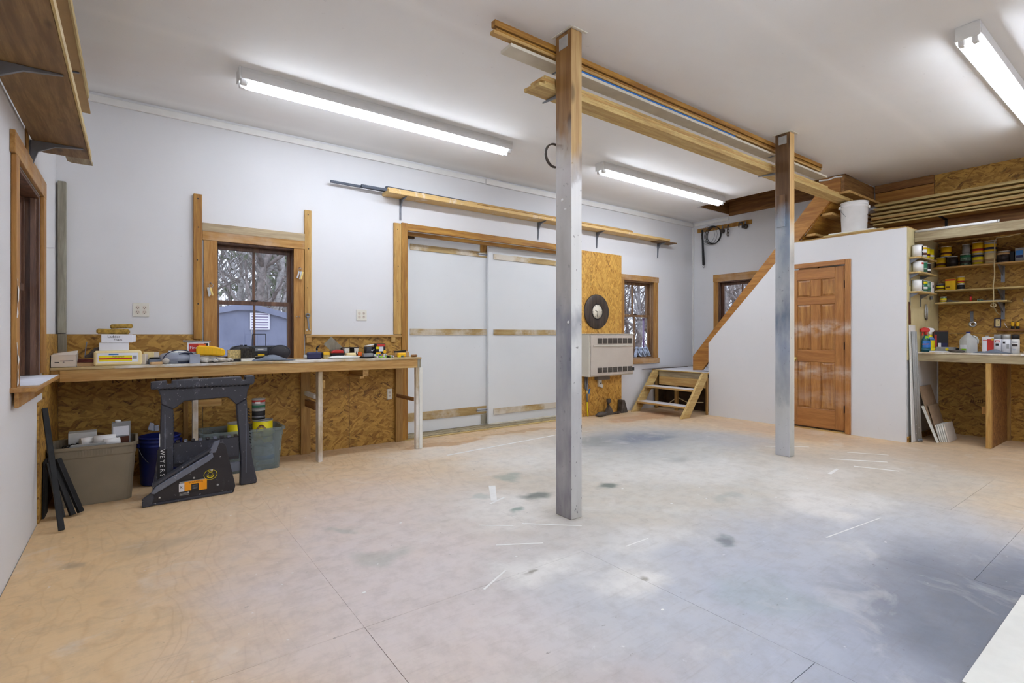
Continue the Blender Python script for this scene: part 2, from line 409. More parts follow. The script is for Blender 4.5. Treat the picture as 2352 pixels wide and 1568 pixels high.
def post_paint(name, nat1, nat2, stops, seed, speck=.5):
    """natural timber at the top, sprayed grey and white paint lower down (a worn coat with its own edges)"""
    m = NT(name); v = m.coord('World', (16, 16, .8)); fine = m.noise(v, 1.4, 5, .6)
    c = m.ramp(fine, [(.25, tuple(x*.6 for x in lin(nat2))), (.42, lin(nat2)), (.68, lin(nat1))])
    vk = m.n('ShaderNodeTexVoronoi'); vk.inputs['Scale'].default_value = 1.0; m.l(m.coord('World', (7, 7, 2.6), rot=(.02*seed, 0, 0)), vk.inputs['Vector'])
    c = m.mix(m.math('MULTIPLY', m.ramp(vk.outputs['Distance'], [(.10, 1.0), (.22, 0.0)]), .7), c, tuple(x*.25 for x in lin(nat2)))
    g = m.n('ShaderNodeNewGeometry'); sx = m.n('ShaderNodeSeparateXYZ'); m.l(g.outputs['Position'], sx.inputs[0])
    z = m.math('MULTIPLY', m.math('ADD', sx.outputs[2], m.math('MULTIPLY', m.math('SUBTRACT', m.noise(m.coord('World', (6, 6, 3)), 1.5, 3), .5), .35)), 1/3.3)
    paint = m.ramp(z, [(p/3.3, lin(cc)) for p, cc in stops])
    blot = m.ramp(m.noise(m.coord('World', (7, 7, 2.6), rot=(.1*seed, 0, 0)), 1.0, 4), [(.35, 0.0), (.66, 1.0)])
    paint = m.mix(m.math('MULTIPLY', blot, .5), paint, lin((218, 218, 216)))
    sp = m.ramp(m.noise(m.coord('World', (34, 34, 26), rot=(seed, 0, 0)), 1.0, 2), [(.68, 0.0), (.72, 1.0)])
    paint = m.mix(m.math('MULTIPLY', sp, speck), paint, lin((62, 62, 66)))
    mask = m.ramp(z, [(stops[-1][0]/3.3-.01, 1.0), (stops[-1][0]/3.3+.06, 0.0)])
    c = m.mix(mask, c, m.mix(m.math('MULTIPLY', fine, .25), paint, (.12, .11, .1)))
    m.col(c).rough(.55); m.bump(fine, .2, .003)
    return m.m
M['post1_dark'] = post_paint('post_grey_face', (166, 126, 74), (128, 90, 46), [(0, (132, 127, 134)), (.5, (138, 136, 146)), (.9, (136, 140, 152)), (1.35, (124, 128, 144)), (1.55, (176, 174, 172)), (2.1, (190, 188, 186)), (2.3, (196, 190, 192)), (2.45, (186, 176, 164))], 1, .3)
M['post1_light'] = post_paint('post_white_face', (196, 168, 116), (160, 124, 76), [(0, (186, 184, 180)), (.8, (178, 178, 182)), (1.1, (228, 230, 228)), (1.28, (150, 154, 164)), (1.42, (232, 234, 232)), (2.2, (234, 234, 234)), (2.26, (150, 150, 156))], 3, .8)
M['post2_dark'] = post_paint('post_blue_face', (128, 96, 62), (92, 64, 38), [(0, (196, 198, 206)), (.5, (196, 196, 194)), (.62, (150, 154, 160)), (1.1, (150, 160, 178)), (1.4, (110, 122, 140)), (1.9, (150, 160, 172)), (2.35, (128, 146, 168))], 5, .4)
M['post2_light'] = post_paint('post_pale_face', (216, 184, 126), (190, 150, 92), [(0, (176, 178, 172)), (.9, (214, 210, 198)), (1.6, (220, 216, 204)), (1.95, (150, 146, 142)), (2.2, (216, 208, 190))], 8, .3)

def floor_mat():
    m = NT('plywood_floor'); w = m.coord('World')
    v = m.coord('World', (1.6, .55, 1))
    oi = m.n('ShaderNodeObjectInfo')
    sh = m.n('ShaderNodeVectorMath', operation='ADD'); mr = m.math('MULTIPLY', oi.outputs['Random'], 31.0); m.l(v, sh.inputs[0]); m.l(mr, sh.inputs[1])
    big = m.noise(sh.outputs[0], 1.5, 3, .5, .6)
    rings = m.math('PINGPONG', m.math('MULTIPLY', big, 26.0), 1.0)
    fine = m.noise(m.coord('World', (26, 3, 1)), 2.0, 4, .6)
    base = m.ramp(m.noise(w, .7, 4, .6), [(.3, lin((216, 186, 146))), (.55, lin((222, 196, 160))), (.75, lin((226, 204, 174)))])
    base = m.mix(m.math('MULTIPLY', m.ramp(rings, [(.0, 1.0), (.35, 0.0)]), .26), base, lin((168, 122, 74)))
    base = m.mix(m.math('MULTIPLY', fine, .22), base, lin((176, 134, 88)))
    # warmer, less worn sheets near the left wall
    sx = m.n('ShaderNodeSeparateXYZ'); m.l(w, sx.inputs[0])
    warm = m.ramp(m.math('ADD', m.math('MULTIPLY', sx.outputs[0], .5), .35), [(.0, 1.0), (.75, 0.0)])
    base = m.mix(m.math('MULTIPLY', warm, .5), base, lin((228, 190, 134)), 'MIX')
    grain = m.noise(w, 3.2, 6, .68); wob = m.n('ShaderNodeTexNoise'); wob.inputs['Scale'].default_value = 2.1; wob.inputs['Detail'].default_value = 4
    m.l(w, wob.inputs['Vector'])
    wv = m.n('ShaderNodeVectorMath', operation='MULTIPLY_ADD'); wv.inputs[1].default_value = (.7, .7, 0); wv.inputs[2].default_value = (-.35, -.35, 0)
    m.l(wob.outputs['Color'], wv.inputs[0])
    ww = m.n('ShaderNodeVectorMath', operation='ADD'); m.l(w, ww.inputs[0]); m.l(wv.outputs[0], ww.inputs[1])
    def blob(c, x, y, rx, ry, amt, rgb, soft=1.0, warp=True, rot=0.0):
        mp = m.n('ShaderNodeMapping', vector_type='TEXTURE'); mp.inputs['Location'].default_value = (x, y, 0)
        mp.inputs['Scale'].default_value = (rx, ry, 1e3); mp.inputs['Rotation'].default_value = (0, 0, rot)
        m.l(ww.outputs[0] if warp else w, mp.inputs['Vector'])
        ln = m.n('ShaderNodeVectorMath', operation='LENGTH'); m.l(mp.outputs[0], ln.inputs[0])
        mr = m.n('ShaderNodeMapRange', interpolation_type='SMOOTHSTEP'); mr.inputs['From Min'].default_value = 1.0; mr.inputs['From Max'].default_value = 1.0-soft*.75
        mr.inputs['To Max'].default_value = amt; m.l(ln.outputs['Value'], mr.inputs['Value'])
        f = m.math('MULTIPLY', mr.outputs[0], m.math('ADD', .62, m.math('MULTIPLY', grain, .75)), True)
        return m.mix(f, c, lin(rgb))
    c = base
    P_, G, B, D, Wt, T = (214, 203, 202), (192, 194, 192), (178, 184, 198), (114, 119, 132), (234, 232, 228), (120, 144, 136)
    for b in [(1.4, 2.6, 1.6, 2.3, .75, P_), (3.5, 2.2, 2.9, 3.2, .85, (200, 199, 193)), (1.9, 1.6, 1.2, 1.1, .8, (198, 200, 203)), (1.0, 2.2, 1.0, 1.6, .5, (212, 204, 206)), (4.6, 3.7, 2.2, 1.9, .9, G), (2.9, .8, 2.3, 1.5, 1.0, B), (2.5, .2, 2.2, 1.3, 1.0, B),
              (3.7, 1.1, 1.4, .7, .6, (190, 192, 196)), (3.1, .45, 1.5, .9, .95, D), (2.5, .1, 1.2, .7, .6, D), (3.05, .9, .6, .4, .4, D), (4.75, 3.95, 1.1, .8, .7, (148, 154, 160)), (4.9, 4.0, .6, .35, .75, (116, 126, 146)), (4.2, 4.2, .45, .3, .5, (120, 128, 130)),
              (5.6, 3.3, .8, .8, .5, (160, 168, 180)), (3.1, 4.0, .9, .7, .55, Wt), (2.9, 4.7, 1.4, .5, .5, Wt), (4.2, 2.7, .8, .5, .5, Wt), (3.6, 3.0, .7, .6, .4, Wt),
              (5.6, 1.7, 1.6, 1.2, .8, (196, 190, 180)), (4.0, 1.6, .6, .35, .75, Wt), (2.15, 2.9, .55, .45, .6, Wt), (4.6, 2.0, .9, .5, .45, Wt), (1.75, 2.05, .3, .26, .75, Wt),
              (2.0, 1.68, .28, .22, .8, Wt), (2.45, 1.95, .5, .3, .4, Wt), (.95, 1.2, .5, .4, .35, G), (1.3, 1.1, .5, .3, .35, (196, 180, 176))]:
        c = blob(c, *b)
    for x, y, r, a, rgb in [(2.47, 3.0, .17, .8, (84, 98, 92)), (3.05, 2.88, .15, .85, (88, 104, 98)), (2.6, 3.54, .2, .55, T), (2.15, 2.79, .09, .8, T), (1.07, 3.24, .10, .35, T), (1.1, 2.75, .2, .4, (150, 164, 156)),
                            (2.76, 1.68, .1, .7, (92, 104, 112)), (2.05, 3.1, .12, .4, T), (4.2, 3.1, .2, .4, (150, 156, 156)), (1.73, 2.06, .05, .9, (150, 144, 134)), (2.02, 1.68, .05, .9, (158, 152, 142)),
                            (3.6, 2.2, .16, .4, (146, 156, 152)), (2.4, 1.2, .3, .3, (150, 168, 164)), (.15, 3.6, .28, .3, (122, 116, 104)), (-.25, 3.55, .10, .4, (110, 106, 100)), (.1, 2.6, .10, .15, (134, 120, 100)), (.35, 2.2, .08, .15, (134, 120, 100)), (.5, 3.3, .10, .12, (140, 124, 108))]:
        c = blob(c, x, y, r, r*.8, a, rgb)
    # bright worn tan patches where boxes masked the spray
    for b in [(2.75, 5.05, .5, .14, .8, (196, 156, 112), .3), (3.9, 5.1, .7, .1, .8, (186, 150, 108), .3), (6.2, 5.0, .9, .28, .8, (196, 154, 116), .5), (6.6, 3.2, .45, 1.6, .6, (196, 166, 136), .7), (6.5, 1.5, .9, 1.2, .6, (190, 168, 142), .8)]:
        c = blob(c, *b)
    mot = m.noise(w, 9, 7, .72); c = m.mix(m.math('MULTIPLY', m.ramp(mot, [(.32, 1.0), (.55, 0.0)]), .22), c, lin((120, 112, 104)))
    strk = m.noise(m.coord('World', (4, 60, 1)), 1.0, 4, .65); c = m.mix(m.math('MULTIPLY', m.ramp(strk, [(.55, 0.0), (.75, 1.0)]), .16), c, lin((110, 98, 88)))
    sm = m.ramp(m.noise(w, 2.6, 5, .62, .8), [(.58, 0.0), (.70, 1.0)]); c = m.mix(m.math('MULTIPLY', sm, .28), c, lin((226, 224, 220)))
    dk = m.ramp(m.noise(m.coord('World', (1, 1.6, 1)), 16, 3, .6), [(.70, 0.0), (.76, 1.0)])
    c = m.mix(m.math('MULTIPLY', dk, .5), c, lin((86, 78, 72)))
    wh = m.ramp(m.noise(m.coord('World', (1.3, 1, 1), rot=(0, 0, 1)), 13, 3, .6), [(.71, 0.0), (.76, 1.0)])
    c = m.mix(m.math('MULTIPLY', wh, .55), c, lin((236, 236, 236)))
    m.col(c).rough(.5); m.b.inputs['Specular IOR Level'].default_value = .35
    m.bump(fine, .12, .002)
    return m.m
M['floor'] = floor_mat()
M['mark'] = plain('sprayed_white_mark', (236, 236, 234), .6, var=.05)
M['stamp'] = plain('grey_stamp_ink', (140, 122, 100), .7, var=.1)
M['osbink'] = plain('brown_stamp_ink', (92, 62, 26), .7, var=.1)

def scuffed(name, base, scuff, amt, scale=11, rough=.5):
    m = NT(name); v = m.coord('World', (1, 1, .45))
    s1 = m.ramp(m.noise(v, scale, 5, .7), [(.58, 0.0), (.74, 1.0)])
    s2 = m.ramp(m.noise(m.coord('World', (1, 1, 1)), 46, 2, .6), [(.68, 0.0), (.73, 1.0)])
    c = m.mix(m.math('MULTIPLY', s1, amt), lin(base), lin(scuff)); c = m.mix(m.math('MULTIPLY', s2, amt*1.2, ), c, lin((206, 206, 212)))
    m.col(c).rough(rough); return m.m
M['horse'] = scuffed('sawhorse_plastic', (54, 56, 66), (124, 128, 142), .5)
M['horse_l'] = scuffed('sawhorse_plastic_pale', (104, 110, 126), (160, 166, 180), .5)
M['horse_d'] = scuffed('sawhorse_plastic_black', (36, 34, 40), (84, 84, 92), .35)
M['whitespatter'] = scuffed('shelf_pine_spattered', (206, 172, 112), (228, 224, 214), .9, 5, .6)
M['pipe'] = scuffed('grey_pipe', (150, 150, 148), (186, 188, 186), .7, 14)

def emis(name, rgb, st):
    m = NT(name); m.b.inputs['Emission Color'].default_value = (*rgb, 1); m.b.inputs['Emission Strength'].default_value = st
    m.b.inputs['Base Color'].default_value = (.9, .9, .9, 1); return m.m
M['tube'] = emis('lit_fluorescent_tube', (.90, .96, 1.06), TUBE_POWER)
M['fixture'] = plain('fixture_enamel', (214, 214, 214), .4, var=.03)
def glass(name, tint, gloss=.06):
    m = NT(name); t = m.n('ShaderNodeBsdfTransparent'); t.inputs[0].default_value = (*tint, 1)
    g = m.n('ShaderNodeBsdfGlossy'); g.inputs['Roughness'].default_value = .02
    lw = m.n('ShaderNodeLayerWeight'); lw.inputs[0].default_value = .5
    fr = m.math('ADD', m.math('MULTIPLY', m.math('POWER', lw.outputs['Facing'], 4.0), .45), .03)
    mx = m.n('ShaderNodeMixShader'); m.l(fr, mx.inputs[0]); m.l(t.outputs[0], mx.inputs[1]); m.l(g.outputs[0], mx.inputs[2])
    m.l(mx.outputs[0], m.out.inputs[0]); return m.m
M['glass'] = glass('window_glass', (.93, .95, .97))
def frosted(name, rgb, alpha):
    m = NT(name); t = m.n('ShaderNodeBsdfTransparent'); t.inputs[0].default_value = (.84, .89, .90, 1)
    m.b.inputs['Base Color'].default_value = (*lin(rgb), 1); m.b.inputs['Roughness'].default_value = .35
    nz = m.noise(m.coord(), 4, 2); f = m.ramp(nz, [(.3, alpha-.06), (.7, alpha+.06)])
    mx = m.n('ShaderNodeMixShader'); m.l(f, mx.inputs[0]); m.l(t.outputs[0], mx.inputs[1]); m.l(m.b.outputs[0], mx.inputs[2])
    m.l(mx.outputs[0], m.out.inputs[0]); return m.m
M['binp'] = frosted('translucent_bin', (138, 152, 156), .45)
M['clearbag'] = frosted('clear_bag', (190, 196, 214), .5)
# ------------------------------------------------------------------ room shell
LX, RX, BY, FY, CZ = -.50, 8.15, 5.50, -2.60, 3.24       # left, right, back wall planes; front end of the shop; ceiling
def wall_grid(mb, ax, p0, p1, u0, u1, z0, z1, holes):
    us = sorted({u0, u1, *[h[0] for h in holes], *[h[1] for h in holes]}); zs = sorted({z0, z1, *[h[2] for h in holes], *[h[3] for h in holes]})
    us = [u for u in us if u0 <= u <= u1]; zs = [z for z in zs if z0 <= z <= z1]
    for a, b in zip(us, us[1:]):
        for c, d in zip(zs, zs[1:]):
            m, n = (a+b)/2, (c+d)/2
            if any(h[0] < m < h[1] and h[2] < n < h[3] for h in holes): continue
            if ax == 'y': mb.box(a, b, p0, p1, c, d)
            else: mb.box(p0, p1, a, b, c, d)
    return mb
W1 = (.585, 1.337, .93, 2.095); DOOR = (2.55, 5.20, 0, 2.42); W2 = (6.22, 7.04, .83, 2.095)
wb = struct(wall_grid(MB(), 'y', BY, BY+.14, LX-.14, RX+.14, -.07, 3.62, [W1, DOOR, W2]).build('wall_back', M['wall']))
W4 = (3.69, 4.62, .95, 2.14)
wl = struct(wall_grid(MB(), 'x', LX-.14, LX, FY, BY, -.07, 3.62, [W4]).build('wall_left', M['wall']))
W3 = (4.22, 5.00, .95, 2.13)
wr = struct(wall_grid(MB(), 'x', RX, RX+.14, FY, BY, -.07, 3.62, [W3]).build('wall_right', M['wall']))
wf = struct(MB().box(LX-.14, RX+.14, FY-.14, FY, -.07, 3.62).build('wall_front', M['wall']))
# ceiling with the stair opening
OP = (7.19, RX, 2.68, 4.79)
mb = MB()
mb.box(LX+.0005, OP[0], FY+.0005, BY-.0005, CZ, CZ+.016); mb.box(OP[0], RX-.0005, FY+.0005, OP[2], CZ, CZ+.016); mb.box(OP[0], RX-.0005, OP[3], BY-.0005, CZ, CZ+.016)
ce = struct(mb.build('ceiling', M['ceil']))
mb = MB(); mb.box(LX-.14, RX+.14, FY-.14, BY+.14, 3.6205, 3.66)
struct(mb.build('roof', M['shade']))
# framing of the stair opening, each timber a piece of the ceiling
def piece(name, mb, mat, parent, bevel=0.0): return mb.build(name, mat, parent, bevel)
piece('joist', MB().box(RX-.04, RX-.001, 2.985, 4.785, CZ-.012, CZ+.30), M['joist'], ce)
piece('joist', MB().box(OP[0]-.04, OP[0], 2.97, 4.83, CZ+.016, CZ+.26), M['joist'], ce)
piece('joist', MB().box(OP[0]-.04, RX-.001, 4.79, 4.83, CZ+.0165, CZ+.30), M['joist_x'], ce)
piece('joist', MB().box(7.06, RX-.12, 4.60, 4.785, CZ+.20, CZ+.24), M['joist_x'], ce)
# header box hanging below the ceiling at the head of the stair
hb = sthing('beam', (7.17, 2.68, 3.01))
piece('header_plank', MB(hb.location).box(7.17, RX-.005, 2.68, 2.72, 3.01, 3.232), M['joist_x'], hb, .003)
piece('side_plank', MB(hb.location).box(7.17, 7.21, 2.722, 2.98, 3.02, 3.232), M['stringer'], hb, .003)
piece('caulk_bead', MB(hb.location).tube([(7.162, 2.70, 3.205), (7.158, 2.78, 3.215), (7.160, 2.86, 3.20), (7.158, 2.97, 3.215)], .010, 6), M['white'], hb)
# crown strip and corner bead
t = struct(MB((LX, BY, 3.155)).box(LX+.002, 3.636, BY-.02, BY-.001, 3.155, 3.215).build('trim_1', M['whitetrim'], None, .004))
t = struct(MB((3.64, BY, 3.15)).box(3.64, RX-.03, BY-.03, BY-.001, 3.150, 3.218).build('trim_2', M['whitetrim'], None, .004))
t = struct(MB((RX, BY, 0)).box(RX-.035, RX-.001, BY-.022, BY-.001, .66, 3.145).build('trim_3', M['whitetrim'], None, .006))
t = struct(MB((RX, 5.0, 3.17)).box(RX-.02, RX-.001, 4.80, BY-.04, 3.16, 3.215).build('trim_4', M['whitetrim'], None, .004))

# floor: dark subfloor and plywood sheets laid with open joints
fl = struct(MB().box(LX-.14, RX+.14, FY-.14, BY, -.06, -.016).build('floor', M['shade']))
xs = [LX+.003, .775, 2.04, 3.36, 4.58, 5.80, 7.02, RX-.003]
rows = [[FY, -.36, 2.08, 4.50, BY-.001], [FY, .86, 2.08, 4.10, BY-.001], [FY, .1, 2.60, 5.02, BY-.001], [FY, .68, 2.60, 4.36, BY-.001], [FY, 1.05, 3.49, BY-.001], [FY, -.2, 2.24, 4.68, BY-.001], [FY, 1.0, 3.3, BY-.001]]
for i in range(7):
    for a, b in zip(rows[i], rows[i][1:]):
        cx, cy = (xs[i]+xs[i+1])/2, (a+b)/2
        g = .0012 if (i < 2 and b <= 2.1) or (i > 2 and b < 1.1) else .0005
        o = MB((cx, cy, 0)).box(xs[i]+g, xs[i+1]-g, a+g, b-g, -.0155, 0).build('plywood_sheet', M['floor'], fl)
        o.location = (cx, cy, 0)
def mark(pts, name='paint_mark', mat='mark', z=.0008):
    n = len(pts)
    mb = MB(); mb.prism(pts, 'z', .0002, z); return mb.build(name, M[mat], fl)
def bar(x0, y0, x1, y1, w, **k):
    d = Vector((x1-x0, y1-y0, 0)).normalized(); nx, ny = -d.y*w/2, d.x*w/2
    return mark([(x0+nx, y0+ny), (x1+nx*.8, y1+ny*.8), (x1-nx*.8, y1-ny*.8), (x0-nx, y0-ny)], **k)
bar(2.33, 3.42, 2.13, 3.10, .055); bar(2.07, 3.06, 2.24, 3.12, .02)
bar(1.69, 2.44, 1.93, 2.30, .014)
bar(2.02, 2.62, 2.30, 2.36, .014); bar(1.78, 2.76, 1.95, 2.62, .012); bar(2.28, 1.98, 2.48, 1.98, .010)
bar(5.50, 2.18, 5.80, 1.80, .03); bar(5.37, 1.93, 5.50, 1.62, .028); bar(4.9, 1.95, 5.15, 1.98, .03)
bar(5.55, 2.85, 5.9, 2.55, .02); bar(5.95, 2.2, 6.15, 1.9, .02); bar(2.55, 4.55, 4.6, 4.72, .03); bar(3.35, 1.35, 4.0, 1.28, .008); bar(1.35, 2.05, 1.55, 2.15, .012); bar(4.35, 4.95, 4.6, 4.62, .02)
for i in range(26):
    x, y = random.uniform(.3, 5.2), random.uniform(.9, 4.4); r = random.uniform(.004, .012)
    mark([(x+r*math.cos(k*1.05), y+.7*r*math.sin(k*1.05)) for k in range(6)], 'paint_fleck')
# stencilled grade stamp printed on the plywood at the left front
for k, (x, y, s) in enumerate([(.012, 1.475, 'II'), (.075, 1.52, 'PI'), (.165, 1.575, '['), (.205, 1.60, '='), (.26, 1.63, ']'), (.345, 1.665, 'A'), (.39, 1.69, 'PA')]):
    letters('stamp', s, .062, (x-.03, y+.02, .0004), (0, 0, .50), M['stamp'], fl, .0001)
bar(.33, 1.83, .42, 1.90, .004, name='wood_sliver', mat='amber_x')
# plywood sheet painted white on the floor, its edge in the near right corner
o = MB((2.7, 0, 0)).prism([(1.9, -.70), (2.325, .502), (3.318, .502), (3.318, -.70)], 'z', .001, .013).build('plywood_panel', M['whiteboard'], None, .001)
tag(o, 'white painted plywood sheet lying on the grey floor in the near right corner', 'panel')
MB((2.7, 0, 0)).box(3.10, 3.31, .455, .462, .0131, .0134).build('bare_streak', M['pine_x'], o)
MB((2.7, 0, 0)).box(2.95, 3.30, .30, .308, .0131, .0134).build('bare_streak', M['pine_x'], o)

# OSB wainscot sheets and studs on the back and left walls
def osbp(x0, x1, z0, z1, y1=BY, th=.012, mat='osb'):
    o = MB((x0, y1, z0)).box(x0+.001, x1-.001, y1-th, y1-.0005, z0+.001, z1).build('osb_panel', M[mat], wb); o.location = (x0, y1, z0); return o
osbp(LX+.013, .512, 0, 1.222); osbp(.515, 1.42, 0, .925); osbp(1.42, 1.872, 0, 1.218); osbp(1.876, 2.476, 0, 1.218)
# printed marks along the hidden upper edge of the sheets
for x, s in [(.02, 'N'), (.09, 'I'), (.17, 'E'), (.30, 'N'), (.88, 'E'), (1.00, '[H]'), (1.12, 'P'), (1.22, 'K'), (.72, 'N I'), (-.12, 'K')]:
    letters('stamp', s, .09, (x, BY-.0125, .835), (PI/2, 0, 0), M['osbink'], wb, .0001)
letters('stamp', '~ r h -', .06, (1.75, BY-.0125, .63), (PI/2, 0, 0), M['osbink'], wb, .0001)
for x0, x1, z1 in [(1.368, 1.462, .93), (2.395, 2.478, .93), (.36, .40, .93)]:
    o = MB((x0, BY, 0)).box(x0, x1, BY-.05, BY-.0125, 0, z1).build('stud', M['stud_z'], wb, .002); o.location = (x0, BY, 0)
# nailers and battens above the bench
def wp(name, x0, x1, y0, z0, z1, mat, parent=wb, y1=BY-.0005, bev=.002):
    o = MB((x0, y1, z0)).box(x0, x1, y0, y1, z0, z1).build(name, M[mat], parent, bev); o.location = (x0, y1, z0); return o
o = wp('nailing_board', .442, .507, 5.462, 1.18, 2.503, 'amber_z'); o['label'] = 'tall pine board left of the window'
o = wp('nailing_board', 1.412, 1.479, 5.475, 1.222, 2.497, 'pine_z'); o['label'] = 'pine board right of the window with a wrench on it'
o = wp('nailing_board', 2.384, 2.477, 5.478, 1.222, 2.494, 'pine_z'); o['label'] = 'pine board beside the sliding door'
o = wp('ledge', 1.42, 2.476, 5.470, 1.190, 1.218, 'apron', y1=BY-.0125); wp('support_block', 1.425, 1.478, 5.462, 1.135, 1.189, 'pine_z', y1=BY-.0125); wp('support_block', 2.345, 2.395, 5.462, 1.135, 1.189, 'pine_z', y1=BY-.0125)
o = wp('corner_board', LX+.0135, -.436, 5.452, 1.232, 2.452, 'graywood_z'); o['label'] = 'weathered grey board standing in the left corner'
wp('corner_board', LX+.0135, -.434, 5.462, 1.03, 1.226, 'graywood_z', y1=BY-.0125)
for x, z in [(.475, 2.46), (.48, 2.2), (.47, 1.9), (.476, 1.5), (1.445, 2.45), (1.45, 2.1), (1.44, 1.7), (2.43, 2.42), (2.435, 2.0), (2.43, 1.6)]:
    y = 5.462 if x < 1 else (5.475 if x < 2 else 5.478)
    MB().cyl((x, y-.001, z), (x, y+.002, z), .006, n=8).build('nail_hole', M['dark'], wb)
# left wall OSB below and beside the window
lo = MB((LX, 4.47, 0)).box(LX+.0005, LX+.012, 4.47, 4.722, 0, .78).build('osb_panel', M['osb_r'], wl); lo.location = (LX, 4.47, 0)
lo = MB((LX, 4.724, 0)).box(LX+.0005, LX+.012, 4.724, BY-.001, 0, 1.224).build('osb_panel', M['osb_r'], wl); lo.location = (LX, 4.724, 0)
o = MB().tube([(LX, 4.86, 1.83), (LX+.05, 4.86, 1.835)], .002, 5).build('nail', M['steel'], wl)
# vertical sheet behind the wall heater (covers the right end of the door opening)
hp = MB((5.20, BY, 0)).box(5.20, 6.205, BY-.024, BY-.0005, .002, 2.468).build('osb_panel', M['osb_v'], wb); hp.location = (5.20, BY, 0)
for i in range(9):
    letters('stamp', ['|||', '||', '|||', 'II', '|||', '=', '|||', '||', '|||'][i], .045, (5.53, BY-.0245, 2.22-.06*i), (PI/2, 0, 0), M['osbink'], wb, .0001)

# ------------------------------------------------------------------ windows
def win_back(name, W, casing, y_sash=5.565, x_split=None, sashm='sash', rail=1.525, light=False):
    """double hung sash of four panes, seen from inside"""
    x0, x1, z0, z1 = W; t = sthing(name, ((x0+x1)/2, BY, z0)); o = t.location
    def p(nm, mb, mat, bev=.002): return mb.build(nm, M[mat], t, bev)
    p('jamb', MB(o).box(x0, x0+.018, BY+.001, BY+.139, z0, z1), casing); p('jamb', MB(o).box(x1-.018, x1, BY+.001, BY+.139, z0, z1), casing)
    p('head_jamb', MB(o).box(x0+.0185, x1-.0185, BY+.001, BY+.139, z1-.018, z1), casing)
    p('stool', MB(o).box(x0+.0185, x1-.0185, BY+.001, BY+.139, z0, z0+.02), sashm)
    p('stop', MB(o).box(x1-.034, x1-.0185, BY+.03, BY+.058, z0+.021, z1-.019), sashm)
    a, b = x0+.0195, x1-.0195; mid = (a+b)/2
    for nm, za, zb, y, st, muntin in (('upper_sash', rail-.012, z1-.02, y_sash+.04, .045, .022), ('lower_sash', z0+.021, rail+.022, y_sash+.004, .05, .016)):
        s = MB(o).box(a, a+st, y, y+.032, za, zb).box(b-st, b, y, y+.032, za, zb).box(a+st, b-st, y, y+.032, zb-.04, zb).box(a+st, b-st, y, y+.032, za, za+(.034 if nm[0] == 'u' else .06))
        s = s.build(nm, M[sashm], t, .002)
        zlo = za+(.034 if nm[0] == 'u' else .06)
        MB(o).box(mid-muntin/2, mid+muntin/2, y+.002, y+.030, zlo, zb-.04).build('muntin', M[sashm], s)
        for u, v in ((a+st, mid-muntin/2), (mid+muntin/2, b-st)):
            MB(o).box(u, v, y+.014, y+.017, zlo, zb-.04).build('pane', M['glass'], s)
    MB(o).box(mid-.03, mid+.03, y_sash-.012, y_sash+.003, rail+.022, rail+.034).build('sash_lock', M['blackm'], t)
    return t, o
t, o = win_back('window_1', W1, 'sash')
MB(o).box(.511, 1.412, 5.476, BY-.001, 2.092, 2.25).build('head_casing', M['casing_x'], t, .002)
MB(o).box(.511, 1.412, 5.474, 5.4758, 2.175, 2.25).build('head_strip', M['graywood_x'], t)
MB(o).box(.524, .632, 5.480, BY-.001, .94, 2.0915).build('side_casing', M['casing_z'], t, .002)
MB(o).box(1.308, 1.408, 5.480, BY-.001, .94, 2.0915).build('side_casing', M['casing_z'], t, .002)
t, o = win_back('window_2', W2, 'sash_pale', sashm='sash_pale')
MB(o).box(6.21, 7.14, 5.476, BY-.001, 2.092, 2.182).build('head_casing', M['casing_x'], t, .002)
MB(o).box(7.018, 7.130, 5.480, BY-.001, .83, 2.0915).build('side_casing', M['casing_z'], t, .002)
MB(o).box(6.21, 6.282, 5.480, BY-.001, .83, 2.0915).build('side_casing', M['casing_z'], t, .002)
MB(o).box(6.21, 7.130, 5.455, BY-.001, .745, .829).build('apron', M['casing_x'], t, .002)
MB(o).box(6.88, 6.915, 5.60, 5.612, .90, 1.5).build('mauve_strip', M['purple'], t)
# right wall window, half hidden by the stair
t = sthing('window_3', (RX, 4.6, W3[2])); o = t.location
def p3(nm, mb, mat, bev=.002): return mb.build(nm, M[mat], t, bev)
p3('head_casing', MB(o).box(RX-.022, RX-.001, 4.10, 5.09, 2.132, 2.255), 'casing_y'); p3('side_casing', MB(o).box(RX-.02, RX-.001, 4.998, 5.085, .9, 2.1315), 'casing_z'); p3('side_casing', MB(o).box(RX-.02, RX-.001, 4.12, 4.222, .9, 2.1315), 'casing_z')
p3('jamb', MB(o).box(RX+.001, RX+.139, 4.98, 5.0, .95, 2.13), 'sash'); p3('jamb', MB(o).box(RX+.001, RX+.139, 4.22, 4.24, .95, 2.13), 'sash'); p3('head_jamb', MB(o).box(RX+.001, RX+.139, 4.2405, 4.9795, 2.112, 2.13), 'sash')
s = p3('sash', MB(o).box(RX+.07, RX+.10, 4.24, 4.285, .97, 2.11).box(RX+.07, RX+.10, 4.935, 4.98, .97, 2.11).box(RX+.07, RX+.10, 4.285, 4.935, 2.065, 2.11).box(RX+.07, RX+.10, 4.285, 4.935, .97, 1.03).box(RX+.07, RX+.10, 4.285, 4.935, 1.50, 1.54), 'sash')
for a, b in ((4.285, 4.60), (4.62, 4.935)):
    MB(o).box(RX+.083, RX+.086, a, b, 1.54, 2.065).build('pane', M['glass'], s); MB(o).box(RX+.083, RX+.086, a, b, 1.03, 1.50).build('pane', M['glass'], s)
MB(o).box(RX+.072, RX+.098, 4.60, 4.62, 1.03, 2.065).build('muntin', M['sash'], s)
